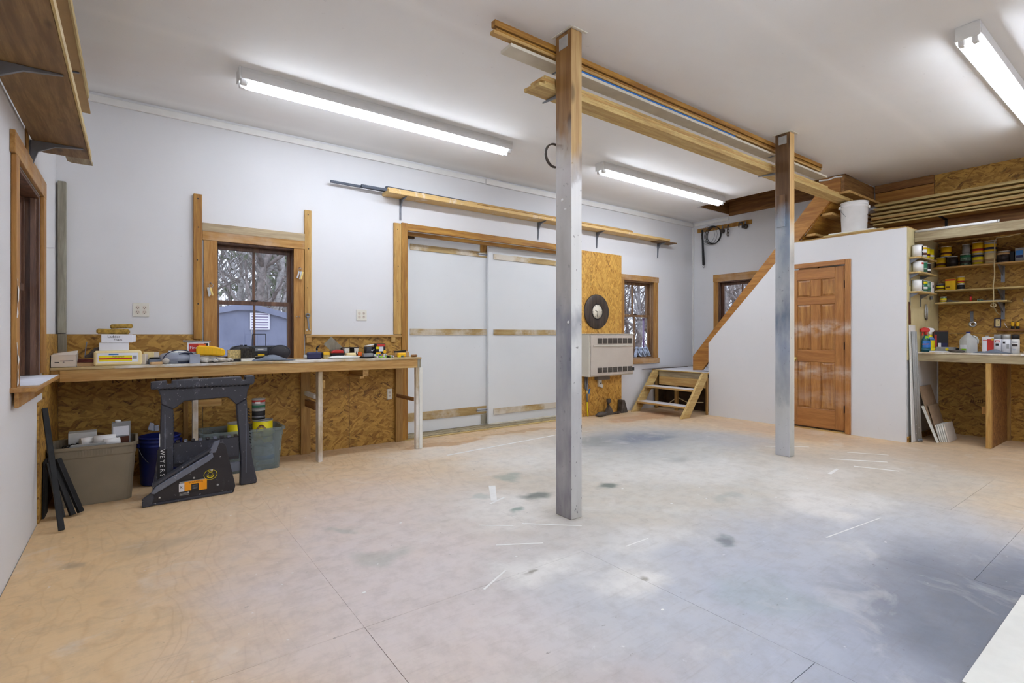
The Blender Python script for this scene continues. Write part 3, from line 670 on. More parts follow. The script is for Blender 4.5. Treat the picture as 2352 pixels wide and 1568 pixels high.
# left wall window with deep sill
t = sthing('window_4', (LX, 4.15, .95)); o = t.location
def p4(nm, mb, mat, bev=.002): return mb.build(nm, M[mat], t, bev)
p4('head_casing', MB(o).box(LX+.001, LX+.022, 3.57, 4.73, 2.142, 2.255), 'casing_y'); p4('side_casing', MB(o).box(LX+.001, LX+.022, 3.60, 3.692, .932, 2.1415), 'casing_z'); p4('side_casing', MB(o).box(LX+.001, LX+.022, 4.618, 4.722, .962, 2.1415), 'casing_z')
p4('sill', MB(o).box(LX-.10, LX+.10, 3.575, 4.60, .925, .9485), 'casing_y').data.materials[0] = M['casing_y']
p4('sill_paint', MB(o).box(LX-.07, LX+.097, 3.70, 4.598, .9486, .9505), 'deck', 0)
p4('apron', MB(o).box(LX+.0125, LX+.03, 3.60, 4.50, .845, .924), 'casing_y')
p4('jamb', MB(o).box(LX-.139, LX-.001, 4.60, 4.618, .951, 2.139), 'sash'); p4('jamb', MB(o).box(LX-.139, LX-.001, 3.692, 3.71, .951, 2.139), 'sash'); p4('head_jamb', MB(o).box(LX-.139, LX-.001, 3.7105, 4.5995, 2.12, 2.139), 'sash')
p4('stop', MB(o).box(LX-.045, LX-.015, 4.575, 4.5995, .952, 2.119), 'sash'); p4('stop', MB(o).box(LX-.10, LX-.07, 4.575, 4.5995, .952, 2.119), 'sash')
s = p4('sash', MB(o).box(LX-.11, LX-.08, 3.72, 3.765, .96, 2.11).box(LX-.11, LX-.08, 4.52, 4.565, .96, 2.11).box(LX-.11, LX-.08, 3.765, 4.52, .96, 1.02).box(LX-.11, LX-.08, 3.765, 4.52, 2.07, 2.11).box(LX-.11, LX-.065, 3.765, 4.52, 1.50, 1.545), 'sash')
for a, b in ((3.765, 4.13), (4.15, 4.52)):
    MB(o).box(LX-.098, LX-.095, a, b, 1.02, 1.50).build('pane', M['glass'], s); MB(o).box(LX-.098, LX-.095, a, b, 1.545, 2.07).build('pane', M['glass'], s)
MB(o).box(LX-.11, LX-.082, 4.13, 4.15, 1.02, 2.07).build('muntin', M['sash'], s)
MB(o).sheet(lambda u, v: (LX+.0235+.003*math.sin(9*u), 3.604+.025*v*(1+.6*math.sin(u*31)+.4*math.sin(u*57)), .955+.55*u), 40, 1).build('paint_smear', M['white'], t)

# ------------------------------------------------------------------ sliding barn doors in the back wall
t = sthing('door_1', (3.19, 5.71, .03)); o = t.location
def pd(nm, mb, mat, bev=.002, par=None): return mb.build(nm, M[mat] if isinstance(mat, str) else mat, par or t, bev)
pd('panel', MB(o).box(2.56, 3.835, 5.70, 5.74, .026, 2.47), 'leafdoor')
pd('batten', MB(o).box(2.683, 3.80, 5.688, 5.699, 2.245, 2.316), 'batten'); pd('batten', MB(o).box(2.683, 3.80, 5.688, 5.699, 1.213, 1.292), 'batten'); pd('batten', MB(o).box(2.60, 3.785, 5.688, 5.699, .17, .272), 'batten')
pd('corner_block', MB(o).box(3.69, 3.80, 5.689, 5.699, 2.318, 2.44), 'amber_z'); pd('corner_block', MB(o).box(3.70, 3.80, 5.689, 5.699, .036, .162), 'graywood_z')
b = pd('slide_bolt', MB(o).box(3.66, 3.80, 5.683, 5.688, 2.262, 2.298), 'zinc', .001); MB(o).cyl((3.63, 5.678, 2.280), (3.82, 5.678, 2.280), .006, n=8).build('bolt_rod', M['steel'], b)
b = pd('slide_bolt', MB(o).box(3.64, 3.78, 5.683, 5.688, .200, .245), 'zinc', .001); MB(o).cyl((3.62, 5.678, .222), (3.80, 5.678, .222), .006, n=8).build('bolt_rod', M['steel'], b)
pd('edge_hardware', MB(o).box(2.58, 2.64, 5.690, 5.699, .17, .26), 'steel', .001)
t2 = sthing('door_2', (4.5, 5.65, .04)); o2 = t2.location
pd('panel', MB(o2).box(3.79, 5.32, 5.642, 5.682, .040, 2.475), 'leafdoor', par=t2)
for z0, z1 in ((2.222, 2.296), (1.213, 1.286), (.150, .232)): pd('batten', MB(o2).box(3.864, 5.28, 5.628, 5.641, z0, z1), 'batten', par=t2)
t3 = sthing('trim_5', (2.5, 5.47, 0)); o3 = t3.location
pd('jamb_board', MB(o3).box(2.4785, 2.549, 5.468, 5.635, .004, 2.505), 'amber_z', par=t3)
pd('head_board', MB(o3).box(2.5495, 5.199, 5.468, 5.50, 2.424, 2.502), 'amber_x', par=t3); pd('head_board', MB(o3).box(2.5495, 5.33, 5.53, 5.60, 2.385, 2.42), 'amber_x', par=t3)
pd('track_cover', MB(o3).box(2.5495, 2.70, 5.60, 5.64, 2.36, 2.50), 'shade', par=t3)
pd('head_liner', MB(o3).box(2.5495, 5.33, 5.602, 5.64, 2.478, 2.52), 'amber_x', par=t3)
th = sthing('trim_6', (3.8, 5.55, 0)); ot = th.location
for y0, y1, z in ((5.445, 5.498, .008), (5.504, 5.60, .014), (5.604, 5.80, .018)): pd('threshold_plank', MB(ot).box(2.50, 5.32, y0, y1, .001 if y0 < 5.5 else -.03, z), M['graywood_y'] if y0 > 5.5 else M['pale_x'], par=th)

# ------------------------------------------------------------------ stair partition, closet end wall, loft deck
wp_ = MB((7.02, 2, 0))
PX0, PX1 = 7.02, 7.045
wp_.prism([(2.0, 0), (2.61, 0), (2.61, 2.43), (2.0, 2.43)], 'x', PX0, PX1)
wp_.prism([(2.61, 2.085), (3.30, 2.085), (3.30, 2.375), (3.25, 2.43), (2.61, 2.43)], 'x', PX0, PX1)
wp_.prism([(3.30, 0), (4.472, 0), (4.472, 1.09), (3.448, 2.213), (3.30, 2.375)], 'x', PX0, PX1)
wp_ = struct(wp_.build('wall_partition', M['wall']))
MB((7.02, 2, 0)).box(PX0+.0005, PX0+.05, 2.01, 3.28, 2.4305, 2.446).build('cap_strip', M['ply_edge'], wp_)
we = MB((7.05, 2, 0)); we.box(PX1+.001, RX-.001, 2.002, 2.08, 0, 2.43)
we = struct(we.build('wall_closet', M['wall']))
MB((7.05, 2, 0)).box(PX0+.026, RX-.014, 1.988, 2.0015, .93, 2.43).build('plywood_panel', M['cream'], we)
MB((7.05, 2, 0)).box(7.05, RX-.02, 1.985, 2.0015, .0, .06).build('base_strip', M['osb'], we)
dk = struct(MB((7.05, 2, 2.43)).box(7.075, RX-.002, 2.0, 3.2, 2.432, 2.448).build('floor_loft', M['pine_y']))
# OSB sheets and ledgers on the right wall
def rp(nm, x0, y0, y1, z0, z1, mat, bev=.002):
    o = MB((x0, y0, z0)).box(x0, RX-.0005, y0, y1, z0, z1).build(nm, M[mat], wr, bev); o.location = (x0, y0, z0); return o
rp('osb_panel', RX-.012, .76, 1.984, .0, 1.23, 'osb_r', 0); rp('osb_panel', RX-.012, .76, 1.984, 1.232, 2.44, 'osb_r', 0); rp('osb_panel', RX-.012, -.5, .758, .0, 2.44, 'osb_r', 0)
rp('osb_panel', RX-.012, -.4, 2.022, 2.97, 3.236, 'osb_r', 0)
rp('header_plank', RX-.03, 2.026, 2.66, 2.95, 3.13, 'stringer'); rp('header_plank', RX-.045, 2.026, 2.66, 3.135, 3.235, 'joist')
rp('ledger', RX-.04, -.4, 2.66, 2.46, 2.66, 'joist')
letters('stamp', '#-#H IID', .07, (RX-.0125, 1.55, .42), (PI/2, 0, -PI/2), M['osbink'], wr, .0001)
letters('stamp', 'IIIIE', .06, (RX-.0125, 1.12, .42), (PI/2, 0, -PI/2), M['osbink'], wr, .0001)
rp('stud', RX-.055, 1.322, 1.398, .0, .895, 'stud_z')
# front board of the loft shelf above the paint recess
lb = sthing('trim_7', (7.25, 1.2, 2.285)); ol = lb.location
MB(ol).box(7.235, 7.27, -.2, 1.985, 2.285, 2.388).build('face_board', M['graywood_y'], lb, .003)
MB(ol).box(7.272, RX-.05, -.2, 1.985, 2.37, 2.388).build('deck_board', M['joist'], lb)

# six-panel door under the stair
d = sthing('door_3', (7.03, 2.95, .02)); od = d.location
DX0, DX1 = 7.024, 7.058
Y0, Y1, Z0, Z1 = 2.632, 3.282, .035, 2.066
slab = MB(od).box(DX0+.012, DX1, Y0, Y1, Z0, Z1).build('slab', M['door'], d)
def rail(nm, ya, yb, za, zb, m_): MB(od).box(DX0, DX0+.0118, ya, yb, za, zb).build(nm, M[m_], d, .004)
sw = .098; ys = [Y0, Y0+sw, Y0+.268, Y0+.382, Y1-sw, Y1]
rail('stile', ys[0], ys[1], Z0, Z1, 'door'); rail('stile', ys[4], ys[5], Z0, Z1, 'door')
zr = [(Z0, .272), (.868, 1.018), (1.605, 1.705), (1.925, Z1)]
for za, zb in zr: rail('rail', ys[1]+.0005, ys[4]-.0005, za, zb, 'door_h')
for (a, b) in zip(zr, zr[1:]):
    rail('mullion', ys[2], ys[3], a[1]+.0005, b[0]-.0005, 'door')
    for ya, yb in ((ys[1], ys[2]), (ys[3], ys[4])):
        za, zb = a[1], b[0]; q = .02
        vs = [(DX0+.0115, ya+.006, za+.006), (DX0+.0115, yb-.006, za+.006), (DX0+.0115, yb-.006, zb-.006), (DX0+.0115, ya+.006, zb-.006),
              (DX0+.003, ya+q+.008, za+q+.008), (DX0+.003, yb-q-.008, za+q+.008), (DX0+.003, yb-q-.008, zb-q-.008), (DX0+.003, ya+q+.008, zb-q-.008)]
        MB(od).add(vs, [(0, 1, 5, 4), (1, 2, 6, 5), (2, 3, 7, 6), (3, 0, 4, 7), (4, 5, 6, 7)]).build('raised_panel', M['door_p'], d)
k = MB(od).cyl((DX0-.001, 3.205, .90), (DX0-.006, 3.205, .90), .026, n=18).cyl((DX0-.006, 3.205, .90), (DX0-.03, 3.205, .90), .010, n=12)
k.lathe([(.010, 0), (.024, -.006), (.030, -.018), (.026, -.032), (.0, -.038)], (DX0-.026, 3.205, .90), 18, axis='x'); k.build('knob', M['brass'], d)
for z in (.30, 1.08, 1.84): MB(od).cyl((DX0-.004, Y0-.004, z-.045), (DX0-.004, Y0-.004, z+.045), .006, n=8).build('hinge', M['blackm'], d)
tr = sthing('trim_8', (7.015, 2.95, 0)); ot = tr.location
for a, b, c_, e in ((2.552, 2.612, .002, 2.142), (3.298, 3.36, .002, 2.142)): MB(ot).box(7.004, 7.0195, a, b, c_, e).build('side_casing', M['door'], tr, .004)
MB(ot).box(7.003, 7.0195, 2.6125, 3.2975, 2.082, 2.142).build('head_casing', M['door_h'], tr, .004)
MB(ot).box(7.010, 7.06, 2.613, 3.297, .001, .014).build('saddle', M['pine_y'], tr)
MB(ot).box(7.024, 7.06, 2.612, 2.6265, .015, 2.08).build('jamb', M['door'], tr); MB(ot).box(7.024, 7.06, 3.287, 3.2995, .015, 2.08).build('jamb', M['door'], tr)
# ------------------------------------------------------------------ fluorescent fixtures
def fixture(label, x, y, hide=False):
    t = thing('fluorescent_fixture', label, 'ceiling light', (x, y, CZ), 0, 'twin-tube fluorescent strip lights')
    L = 2.56
    MB().box(0.0115, L-.0115, -.062, .062, -.072, -.0005).build('housing', M['fixture'], t, .002)
    for q in (-1, 1): MB().prism([(q*.0625, -.03), (q*.0665, -.03), (q*.0695, -.088), (q*.0655, -.088)], 'x', .012, L-.012).build('reflector', M['fixture'], t)
    MB().box(.0, .011, -.064, .064, -.092, -.0005).build('end_plate', M['whitetrim'], t, .002); MB().box(L-.011, L, -.064, .064, -.092, -.0005).build('end_plate', M['whitetrim'], t, .002)
    for s in (-.034, .034):
        MB().cyl((.062, s, -.104), (L-.062, s, -.104), .019, n=14).build('tube', M['tube'], t)
        for a in (.012, L-.060):
            MB().box(a, a+.048, s-.017, s+.017, -.126, -.073).build('socket', M['white'], t, .006)
        for a in (.0605, L-.0615): MB().cyl((a, s, -.104), (a+.001, s, -.104), .0195, n=14).build('tube_cap', M['zinc'], t)
    return t
fx = fixture('twin-tube fluorescent light above the workbench, leftmost of the ceiling lights', .64, 4.372)
for x, y, lb in ((4.40, 4.225, 'twin-tube fluorescent light over the barn door, nearest the stair opening'), (4.36, .915, 'twin-tube fluorescent light cut off by the right edge of the photo'),
                 (.64, .915, 'twin-tube fluorescent light on the ceiling over the camera position'), (4.36, -1.4, 'unseen twin-tube fluorescent light added at the far front end of the shop'), (.64, -1.4, 'unseen twin-tube fluorescent light added behind the camera near the front wall')):  # the front pair is unseen, added to even out the light
    dup(fx, (x, y, CZ), label=lb)

# ------------------------------------------------------------------ posts
def post(label, x, y, sx, sy, mats, tag_x):
    t = thing('support_post', label, 'post', (x+sx/2, y+sy/2, 0))
    o = t.location
    mb = MB(o); mb.box(x, x+sx, y, y+sy, .001, CZ-.002)
    ob = mb.build('timber', mats, t, .003)
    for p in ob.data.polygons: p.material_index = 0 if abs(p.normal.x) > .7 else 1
    MB(o).box(x-.0015, x-.0005, y+.03, y+sy-.035, CZ-.11, CZ-.03).build('tie_plate', M['zinc'], t)
    for a, b, c_, d_ in ((x-.022, x-.002, y-.02, y+sy+.02), (x-.0015, x+sx+.03, y-.024, y-.002)):
        MB(o).box(a, b, c_, d_, CZ-.006, CZ-.0005).build('ceiling_patch', M['ivory'], t, .002)
    return t
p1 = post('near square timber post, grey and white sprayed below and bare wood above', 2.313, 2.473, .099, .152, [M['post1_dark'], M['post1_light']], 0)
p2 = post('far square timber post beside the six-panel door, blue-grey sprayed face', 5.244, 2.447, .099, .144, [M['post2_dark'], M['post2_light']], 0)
MB(p2.location).box(5.228, 5.2425, 2.488, 2.568, 2.30, 2.62).build('nailed_board', M['post2_dark'], p2, .002)['label'] = 'short pale board nailed to the post face'
MB(p1.location).box(2.3095, 2.3125, 2.52, 2.535, 2.05, 2.06).build('paint_drip', M['white'], p1)
for z, y in ((2.12, 2.56), (1.3, 2.5)): MB(p1.location).lathe([(.0, -.004), (.010, -.002), (.012, 0)], (2.313, y, z), 8, axis='x').build('paint_drip', M['white'], p1)
# ring hung on the back of the near post
rg = thing('metal_ring', 'dark brown metal ring hanging behind the near post', 'ring', (2.36, 2.64, 2.44))
MB(rg.location).lathe([(.073, -.008), (.083, -.008), (.083, .008), (.073, .008), (.073, -.008)], (2.312, 2.638, 2.44), 26, axis='y').build('hoop', M['clock_rim'], rg)
MB(rg.location).cyl((2.35, 2.626, 2.516), (2.35, 2.655, 2.520), .004, n=6).build('nail', M['steel'], rg)

# ------------------------------------------------------------------ lumber rack on the posts
def rack_bracket(x, z, label):
    t = thing('shelf_bracket', label, 'bracket', (x, 2.63, z)); o = t.location
    MB(o).box(x-.012, x+.012, 2.6305, 2.636, z-.16, z-.004).build('upright', M['steel'], t, .001)
    MB(o).prism([(2.637, z-.004), (2.82, z-.004), (2.82, z-.010), (2.66, z-.030), (2.637, z-.05)], 'x', x-.006, x+.006).build('arm', M['steel'], t, .001)
Z1_ = 2.885
rack_bracket(2.36, Z1_, 'grey shelf bracket on the near post under the tan boards')
t = thing('shelf_bracket', 'grey shelf bracket on the far post under the tan boards', 'bracket', (5.29, 2.60, Z1_)); o = t.location
MB(o).box(5.278, 5.302, 2.5925, 2.598, Z1_-.16, Z1_-.004).build('upright', M['steel'], t, .001); MB(o).prism([(2.599, Z1_-.004), (2.79, Z1_-.004), (2.79, Z1_-.010), (2.62, Z1_-.030), (2.599, Z1_-.05)], 'x', 5.284, 5.296).build('arm', M['steel'], t, .001)
def board(name, label, x0, x1, y0, y1, z0, z1, mat, cat='board', group=None, cut=0.0, rz=0.0, ry=0.0):
    c = ((x0+x1)/2, (y0+y1)/2, z0)
    mb = MB(c)
    if cut: mb.prism([(x0+cut, y0), (x1, y0), (x1, y1), (x0, y1)], 'z', z0, z1)
    else: mb.box(x0, x1, y0, y1, z0, z1)
    o = mb.build(name, M[mat], None, .0015); o.location = c; o.rotation_euler = (0, ry, rz)
    return tag(o, label, cat, group)
RB = 'boards stored on the post brackets'
board('plank', 'wide tan plank, lowest board of the post rack', 2.16, 7.22, 2.637, 2.782, 2.885, 2.909, 'pale_x', group=RB, cut=.02)
board('plank', 'thin tan board second from the bottom of the post rack', 2.20, 7.32, 2.640, 2.70, 2.9095, 2.928, 'pale_x', group=RB, cut=.03)
board('plank', 'tan board third from the bottom of the post rack', 2.20, 6.9, 2.641, 2.76, 2.9285, 2.948, 'pine_x', group=RB)
board('plank', 'short-ended tan board topmost of the lower post rack stack', 2.23, 6.6, 2.642, 2.75, 2.9485, 2.97, 'pale_x', group=RB)
for x in (2.36, 5.29):
    y = 2.6305 if x < 3 else 2.5925
    nm = 'near' if x < 3 else 'far'
    t = thing('rack_arm', f'small grey rack arm high on the {nm} post under the white board', 'bracket', (x, y, 3.05)); o = t.location
    MB(o).box(x+.02, x+.04, y, y+.006, 2.985, 3.06).box(x+.024, x+.036, y+.006, y+.11, 3.059, 3.065).build('arm', M['steel'], t)
board('white_board', 'long white painted board in the upper post rack', 1.945, 6.57, 2.637, 2.755, 3.066, 3.088, 'greige', group=RB)
board('blue_strip', 'blue painted strip lying on the white board of the post rack', 2.55, 4.6, 2.645, 2.70, 3.0885, 3.106, 'bluelab', group=RB)
board('plank', 'pale stained board lying on the white board behind the blue strip', 3.9, 6.4, 2.71, 2.77, 3.0885, 3.106, 'batten', group=RB)
for k, (x0, x1, z0, z1, m, lab) in enumerate([(1.81, 6.40, 3.107, 3.127, 'pine_x', 'lowest amber moulding of the upper post rack'), (1.83, 6.42, 3.1275, 3.142, 'amber_x', 'thin dark amber moulding of the upper post rack'), (1.82, 6.44, 3.155, 3.195, 'amber_x', 'thick amber stick topmost of the upper post rack')]):
    board('moulding', lab, x0, x1, 2.638, 2.68, z0, z1, m, group=RB)
board('spacer', 'short dark wooden spacer between the upper post rack mouldings', 2.42, 2.50, 2.64, 2.70, 3.1425, 3.1545, 'joist_x', group=None)

# ------------------------------------------------------------------ long shelf over the barn door
t = thing('wall_shelf', 'long paint-spattered pine shelf above the sliding barn doors', 'shelf', (4.8, 5.4, 2.77)); o = t.location
MB(o).box(2.25, 7.21, 5.30, 5.498, 2.775, 2.812).build('shelf_board', M['whitespatter'], t, .003)
MB(o).box(6.95, 7.42, 5.32, 5.498, 2.758, 2.7745).build('shelf_board', M['shelf_under'], t, .002)
MB(o).box(2.24, 3.4, 5.305, 5.34, 2.8125, 2.832).build('front_cleat', M['whitespatter'], t, .002)
for x in (2.47, 4.52, 5.67, 7.13):
    zt = 2.7745 if x < 7 else 2.7575
    MB(o).box(x-.012, x+.012, 5.492, 5.4985, zt-.24, zt-.001).prism([(5.491, zt-.001), (5.33, zt-.001), (5.33, zt-.008), (5.44, zt-.03), (5.478, zt-.10), (5.486, zt-.22), (5.491, zt-.22)], 'x', x-.007, x+.007).build('bracket', M['steel'], t, .001)
G = 'lengths stored on the shelf over the barn door'
def rod(name, label, x0, x1, y, z, w, h, mat, ry=0.0): return board(name, label, x0, x1, y-w/2, y+w/2, z, z+h, mat, cat='strip', group=G)
rod('black_strip', 'black strip reaching farthest left past the shelf end', 1.66, 4.7, 5.44, 2.8125, .02, .024, 'bluebk')
rod('black_strip', 'black strip in the middle of the shelf bundle', 1.98, 5.6, 5.415, 2.8125, .024, .03, 'bluebk')
rod('black_strip', 'long black strip reaching right on the shelf bundle', 2.28, 6.42, 5.465, 2.8375, .03, .048, 'bluebk')
rod('moulding', 'amber moulding at the front of the shelf bundle', 3.15, 6.33, 5.36, 2.8125, .03, .022, 'amber_x')
rod('moulding', 'yellow pine moulding lying on the front moulding of the shelf', 3.3, 6.30, 5.365, 2.835, .026, .02, 'pine_x')
rod('moulding', 'thin amber moulding behind the front ones on the shelf', 3.25, 6.36, 5.39, 2.8125, .02, .045, 'amber_x')

# ------------------------------------------------------------------ left wall shelf
t = thing('wall_shelf', 'wide brown plank shelf above the left window, seen from below', 'shelf', (-.36, 3.0, 2.375)); o = t.location
MB(o).prism([(-.455, -1.5), (-.232, -1.5), (-.232, 4.385), (-.46, 4.385), (-.484, 4.33), (-.484, -1.5)], 'z', 2.375, 2.408).build('shelf_board', M['shelf_under'], t, .002)
MB(o).box(-.231, -.222, -1.5, 4.40, 2.372, 2.414).build('edge_strip', M['pale_y'], t, .001)
MB(o).prism([(-.355, 4.386), (-.233, 4.386), (-.222, 4.545), (-.335, 4.545), (-.355, 4.51)], 'z', 2.378, 2.40).build('end_board', M['graywood_y'], t, .002)
for y in (4.14, 3.02, 1.4):
    MB(o).box(-.4985, -.492, y-.012, y+.012, 2.205, 2.372).prism([(-.491, 2.374), (-.25, 2.374), (-.25, 2.368), (-.38, 2.352), (-.455, 2.31), (-.482, 2.22), (-.491, 2.22)], 'y', y-.008, y+.008).build('bracket', M['steel'], t, .001)
    MB(o).box(-.4995, -.485, y-.045, y+.045, 2.20, 2.374).build('backing_block', M['pine_z'], t) if y == 3.02 else None
MB(o).box(-.4985, -.4925, 4.03, 4.10, 2.22, 2.44).build('backing_block', M['amber_z'], t, .002)
t = thing('upper_shelf', 'upper kraft-brown shelf above the wide left plank', 'shelf', (-.36, 3.0, 2.88)); o = t.location
MB(o).box(-.4985, -.255, -1.5, 4.70, 2.885, 2.903).build('shelf_board', M['kraft'], t, .002)
MB(o).box(-.2615, -.251, -1.5, 4.66, 2.88, 2.935).build('edge_strip', M['pale_y'], t, .001)
for y in (4.25, 2.4):
    MB(o).box(-.4985, -.492, y-.012, y+.012, 2.70, 2.884).prism([(-.491, 2.884), (-.275, 2.884), (-.275, 2.878), (-.40, 2.86), (-.491, 2.76)], 'y', y-.008, y+.008).build('bracket', M['steel'], t, .001)
o = MB((-.38, 4.8, 2.904)).box(-.49, -.262, 3.2, 5.06, 2.9035, 2.921).build('plank', M['kraft'], None, .002)
tag(o, 'brown board on the upper left shelf overhanging its far end', 'board')
mb = MB((-.28, 4.0, 2.94)).box(-.30, -.258, -1.4, 4.58, 2.9365, 2.944); tag(mb.build('dark_strip', M['blackm'], None), 'thin dark strip along the edge of the upper left shelf', 'strip')

# ------------------------------------------------------------------ workbench along the back wall
t = thing('workbench', 'long pine workbench along the back wall cluttered with tools', 'workbench', (1.0, 5.2, 0)); o = t.location
BT = .978
MB(o).box(LX+.014, 2.478, 4.975, BY-.0135, .958, BT).build('top', M['benchtop'], t, .002)
MB(o).box(-.435, 2.435, 4.98, 5.018, .868, .9575).build('apron', M['apron'], t, .003)
MB(o).box(LX+.014, -.436, 4.985, 5.018, .875, .9575).build('apron_end', M['stud_z'], t, .003)
MB(o).box(2.4355, 2.478, 4.985, BY-.052, .868, .9575).build('end_apron', M['graywood_z'], t, .003)
def leg(x0, x1, y0, y1, mat): return MB(o).box(x0, x1, y0, y1, .001, .867).build('leg', M[mat], t, .003)
leg(2.418, 2.4555, 4.983, 5.03, 'whitewash_z'); leg(2.4565, 2.492, 4.978, 5.065, 'whiteboard'); leg(1.418, 1.458, 5.02, 5.108, 'whitewash_z'); leg(.40, .438, 5.02, 5.108, 'whitewash_z')
MB(o).box(1.402, 1.436, 5.11, 5.448, .60, .640).build('brace', M['whiteboard'], t, .002); MB(o).box(1.405, 1.44, 5.11, 5.448, .49, .56).build('brace', M['joist'], t, .002)
MB(o).box(2.40, 2.417, 5.03, 5.448, .508, .548).build('brace', M['joist'], t, .002)
MB(o).box(.445, .62, 5.10, 5.14, .60, .66).build('brace', M['pine_x'], t, .002)
MB(o).box(1.86, 1.92, 5.04, 5.44, .80, .866).build('runner', M['pine_y'], t, .002); MB(o).box(1.83, 1.875, 5.04, 5.44, .775, .799).build('runner', M['pine_y'], t, .002)
MB(o).box(1.459, 1.492, 5.05, 5.09, .70, .78).build('block', M['pine_z'], t, .002)
# outlets
def outlet(x, z, label, gang=2, y=BY):
    t = thing('outlet', label, 'outlet', (x, y, z)); o = t.location; w = .029*gang
    MB(o).box(x-w, x+w, y-.006, y-.0005, z-.06, z+.06).build('plate', M['ivory'], t, .002)
    for g_ in range(gang):
        cx = x + (g_-(gang-1)/2)*.046*1.05
        for dz in (-.02, .02):
            MB(o).lathe([(.017, -.0075), (.017, -.006)], (cx, y, z+dz), 14, axis='y').build('receptacle', M['card'], t)
            MB(o).box(cx-.0075, cx-.0045, y-.0082, y-.0074, z+dz-.003, z+dz+.008).box(cx+.0045, cx+.0075, y-.0082, y-.0074, z+dz-.003, z+dz+.006).cyl((cx, y-.0082, z+dz-.010), (cx, y-.0074, z+dz-.010), .003, n=6).build('slot', M['dark'], t)
    return t
outlet(.055, 1.434, 'four-socket ivory outlet on the white wall left of the window'); outlet(2.014, 1.432, 'four-socket ivory outlet on the white wall right of the window')
outlet(2.335, .545, 'single ivory outlet on the OSB under the bench', 1, BY-.012)
# hooks and keys on the window casing
def hang_bits(label, x, z, y, seeds, name='key_hook', mat='brass'):
    t = thing(name, label, 'hook', (x, y, z)); o = t.location
    MB(o).tube([(x, y, z), (x, y-.022, z-.002), (x, y-.026, z-.012), (x, y-.022, z-.016)], .003, 6).build('hook', M['steel'], t)
    rnd = random.Random(seeds)
    MB(o).lathe([(.016, -.002), (.020, 0), (.016, .002), (.016, -.002)], (x, y-.022, z-.028), 14, axis='y').build('ring', M['bright'], t)
    for k in range(3):
        a = rnd.uniform(-.02, .02); L = rnd.uniform(.05, .09)
        MB(o).obox((x+a, y-.02-.002*k, z-.045-L/2), (.014, .002, L), (0, rnd.uniform(-.3, .3), 0)).build('key', M[mat if k % 2 else 'zinc'], t)
    return t
hang_bits('bunch of keys on the left window casing', .578, 1.70, 5.479, 3)
hang_bits('single brass key hanging on the right window casing', 1.362, 1.905, 5.479, 5)
for x in (1.345, 1.37): MB((x, 5.479, 1.40)).lathe([(.0, -.012), (.006, -.008), (.004, 0)], (x, 5.479, 1.40), 8, axis='y').build('pin', M['bright'], bpy.data.objects['window_1']).location = (x-.97, 5.479-BY, 1.40-.93)
t = thing('wrench', 'small dark adjustable wrench hanging on the board right of the window', 'wrench', (1.445, 5.474, 1.35)); o = t.location
MB(o).obox((1.447, 5.470, 1.335), (.016, .006, .13), (0, -.12, 0)).build('handle', M['steel'], t, .001)
MB(o).lathe([(.012, -.006), (.024, -.006), (.024, .002), (.012, .002), (.012, -.006)], (1.44, 5.470, 1.415), 14, axis='y').build('jaw', M['steel'], t)
MB(o).cyl((1.44, 5.4745, 1.43), (1.44, 5.455, 1.432), .003, n=6).build('nail', M['bright'], t)
for x in (1.43, 1.46): MB(o).cyl((x, 5.4745, 1.265), (x, 5.462, 1.265), .006, n=8).build('peg', M['bright'], t)

# ------------------------------------------------------------------ stair to the landing
t = thing('lower_steps', 'short open pine steps up to the landing in the far corner', 'stairs', (6.7, 4.95, 0)); o = t.location
# landing deck z .65; stringers run up along +X
for y0, y1, m_ in ((4.462, 4.50, 'stringer'), (5.362, 5.40, 'stringer')):
    MB(o).prism([(6.335, .001), (6.52, .001), (6.985, .565), (6.985, .632), (6.865, .632)], 'y', y0, y1).build('stringer', M['pale_x'], t, .002)
for x0, z in ((6.43, .165), (6.625, .398)):
    tr_ = MB(o).box(x0, x0+.225, 4.5005, 5.3615, z-.028, z).build('tread', M['pine_y'], t, .003)
    MB(o).box(x0+.006, x0+.222, 4.505, 5.357, z+.0003, z+.0015).build('tread_paint', M['deck'], tr_)
    for yy in (4.5005, 5.33): MB(o).box(x0+.05, x0+.20, yy, yy+.03, z-.06, z-.029).build('cleat', M['stud_z'], t)
t = struct(thing('landing', 'x', 'x', (7.5, 5.0, .65))); del t['label'], t['category']; t.name = 'floor_landing'; o = t.location
MB(o).box(6.985, RX-.001, 4.46, BY-.001, .620, .645).build('deck', M['pine_y'], t, .003); MB(o).box(6.955, RX-.03, 4.475, BY-.02, .6455, .6475).build('deck_paint', M['deck'], t)
MB(o).box(6.945, 6.9845, 4.462, 5.40, .632, .645).build('nosing', M['pale_y'], t, .002)
MB(o).box(6.987, 7.02, 4.505, 5.358, .535, .6195).build('riser_board', M['graywood_y'], t, .002); MB(o).box(6.987, 7.02, 4.505, 5.358, .40, .533).build('riser_board', M['pine_y'], t, .002)
MB(o).box(6.99, 7.03, 5.01, 5.06, .001, .40).build('post', M['stud_z'], t, .002); MB(o).box(6.99, 7.03, 5.40, 5.44, .001, .619).build('post', M['stud_z'], t, .002); MB(o).box(6.985, 7.0185, 4.475, 4.5, .001, .562).build('post', M['stud_z'], t, .002)
MB(o).box(7.30, 7.31, 4.475, 5.48, .001, .619).build('back_panel', M['shade'], t); MB(o).box(7.031, 7.299, 5.45, 5.48, .001, .619).build('side_panel', M['shade'], t)  # the dark colour of these panels paints the shade under the landing
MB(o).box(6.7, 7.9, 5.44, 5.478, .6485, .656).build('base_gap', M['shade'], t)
MB(o).tube([(7.1, 5.3, .05), (7.12, 5.1, .20), (7.1, 4.9, .14), (7.08, 4.6, .17)], .008, 6).build('cable', M['wirec'], t)
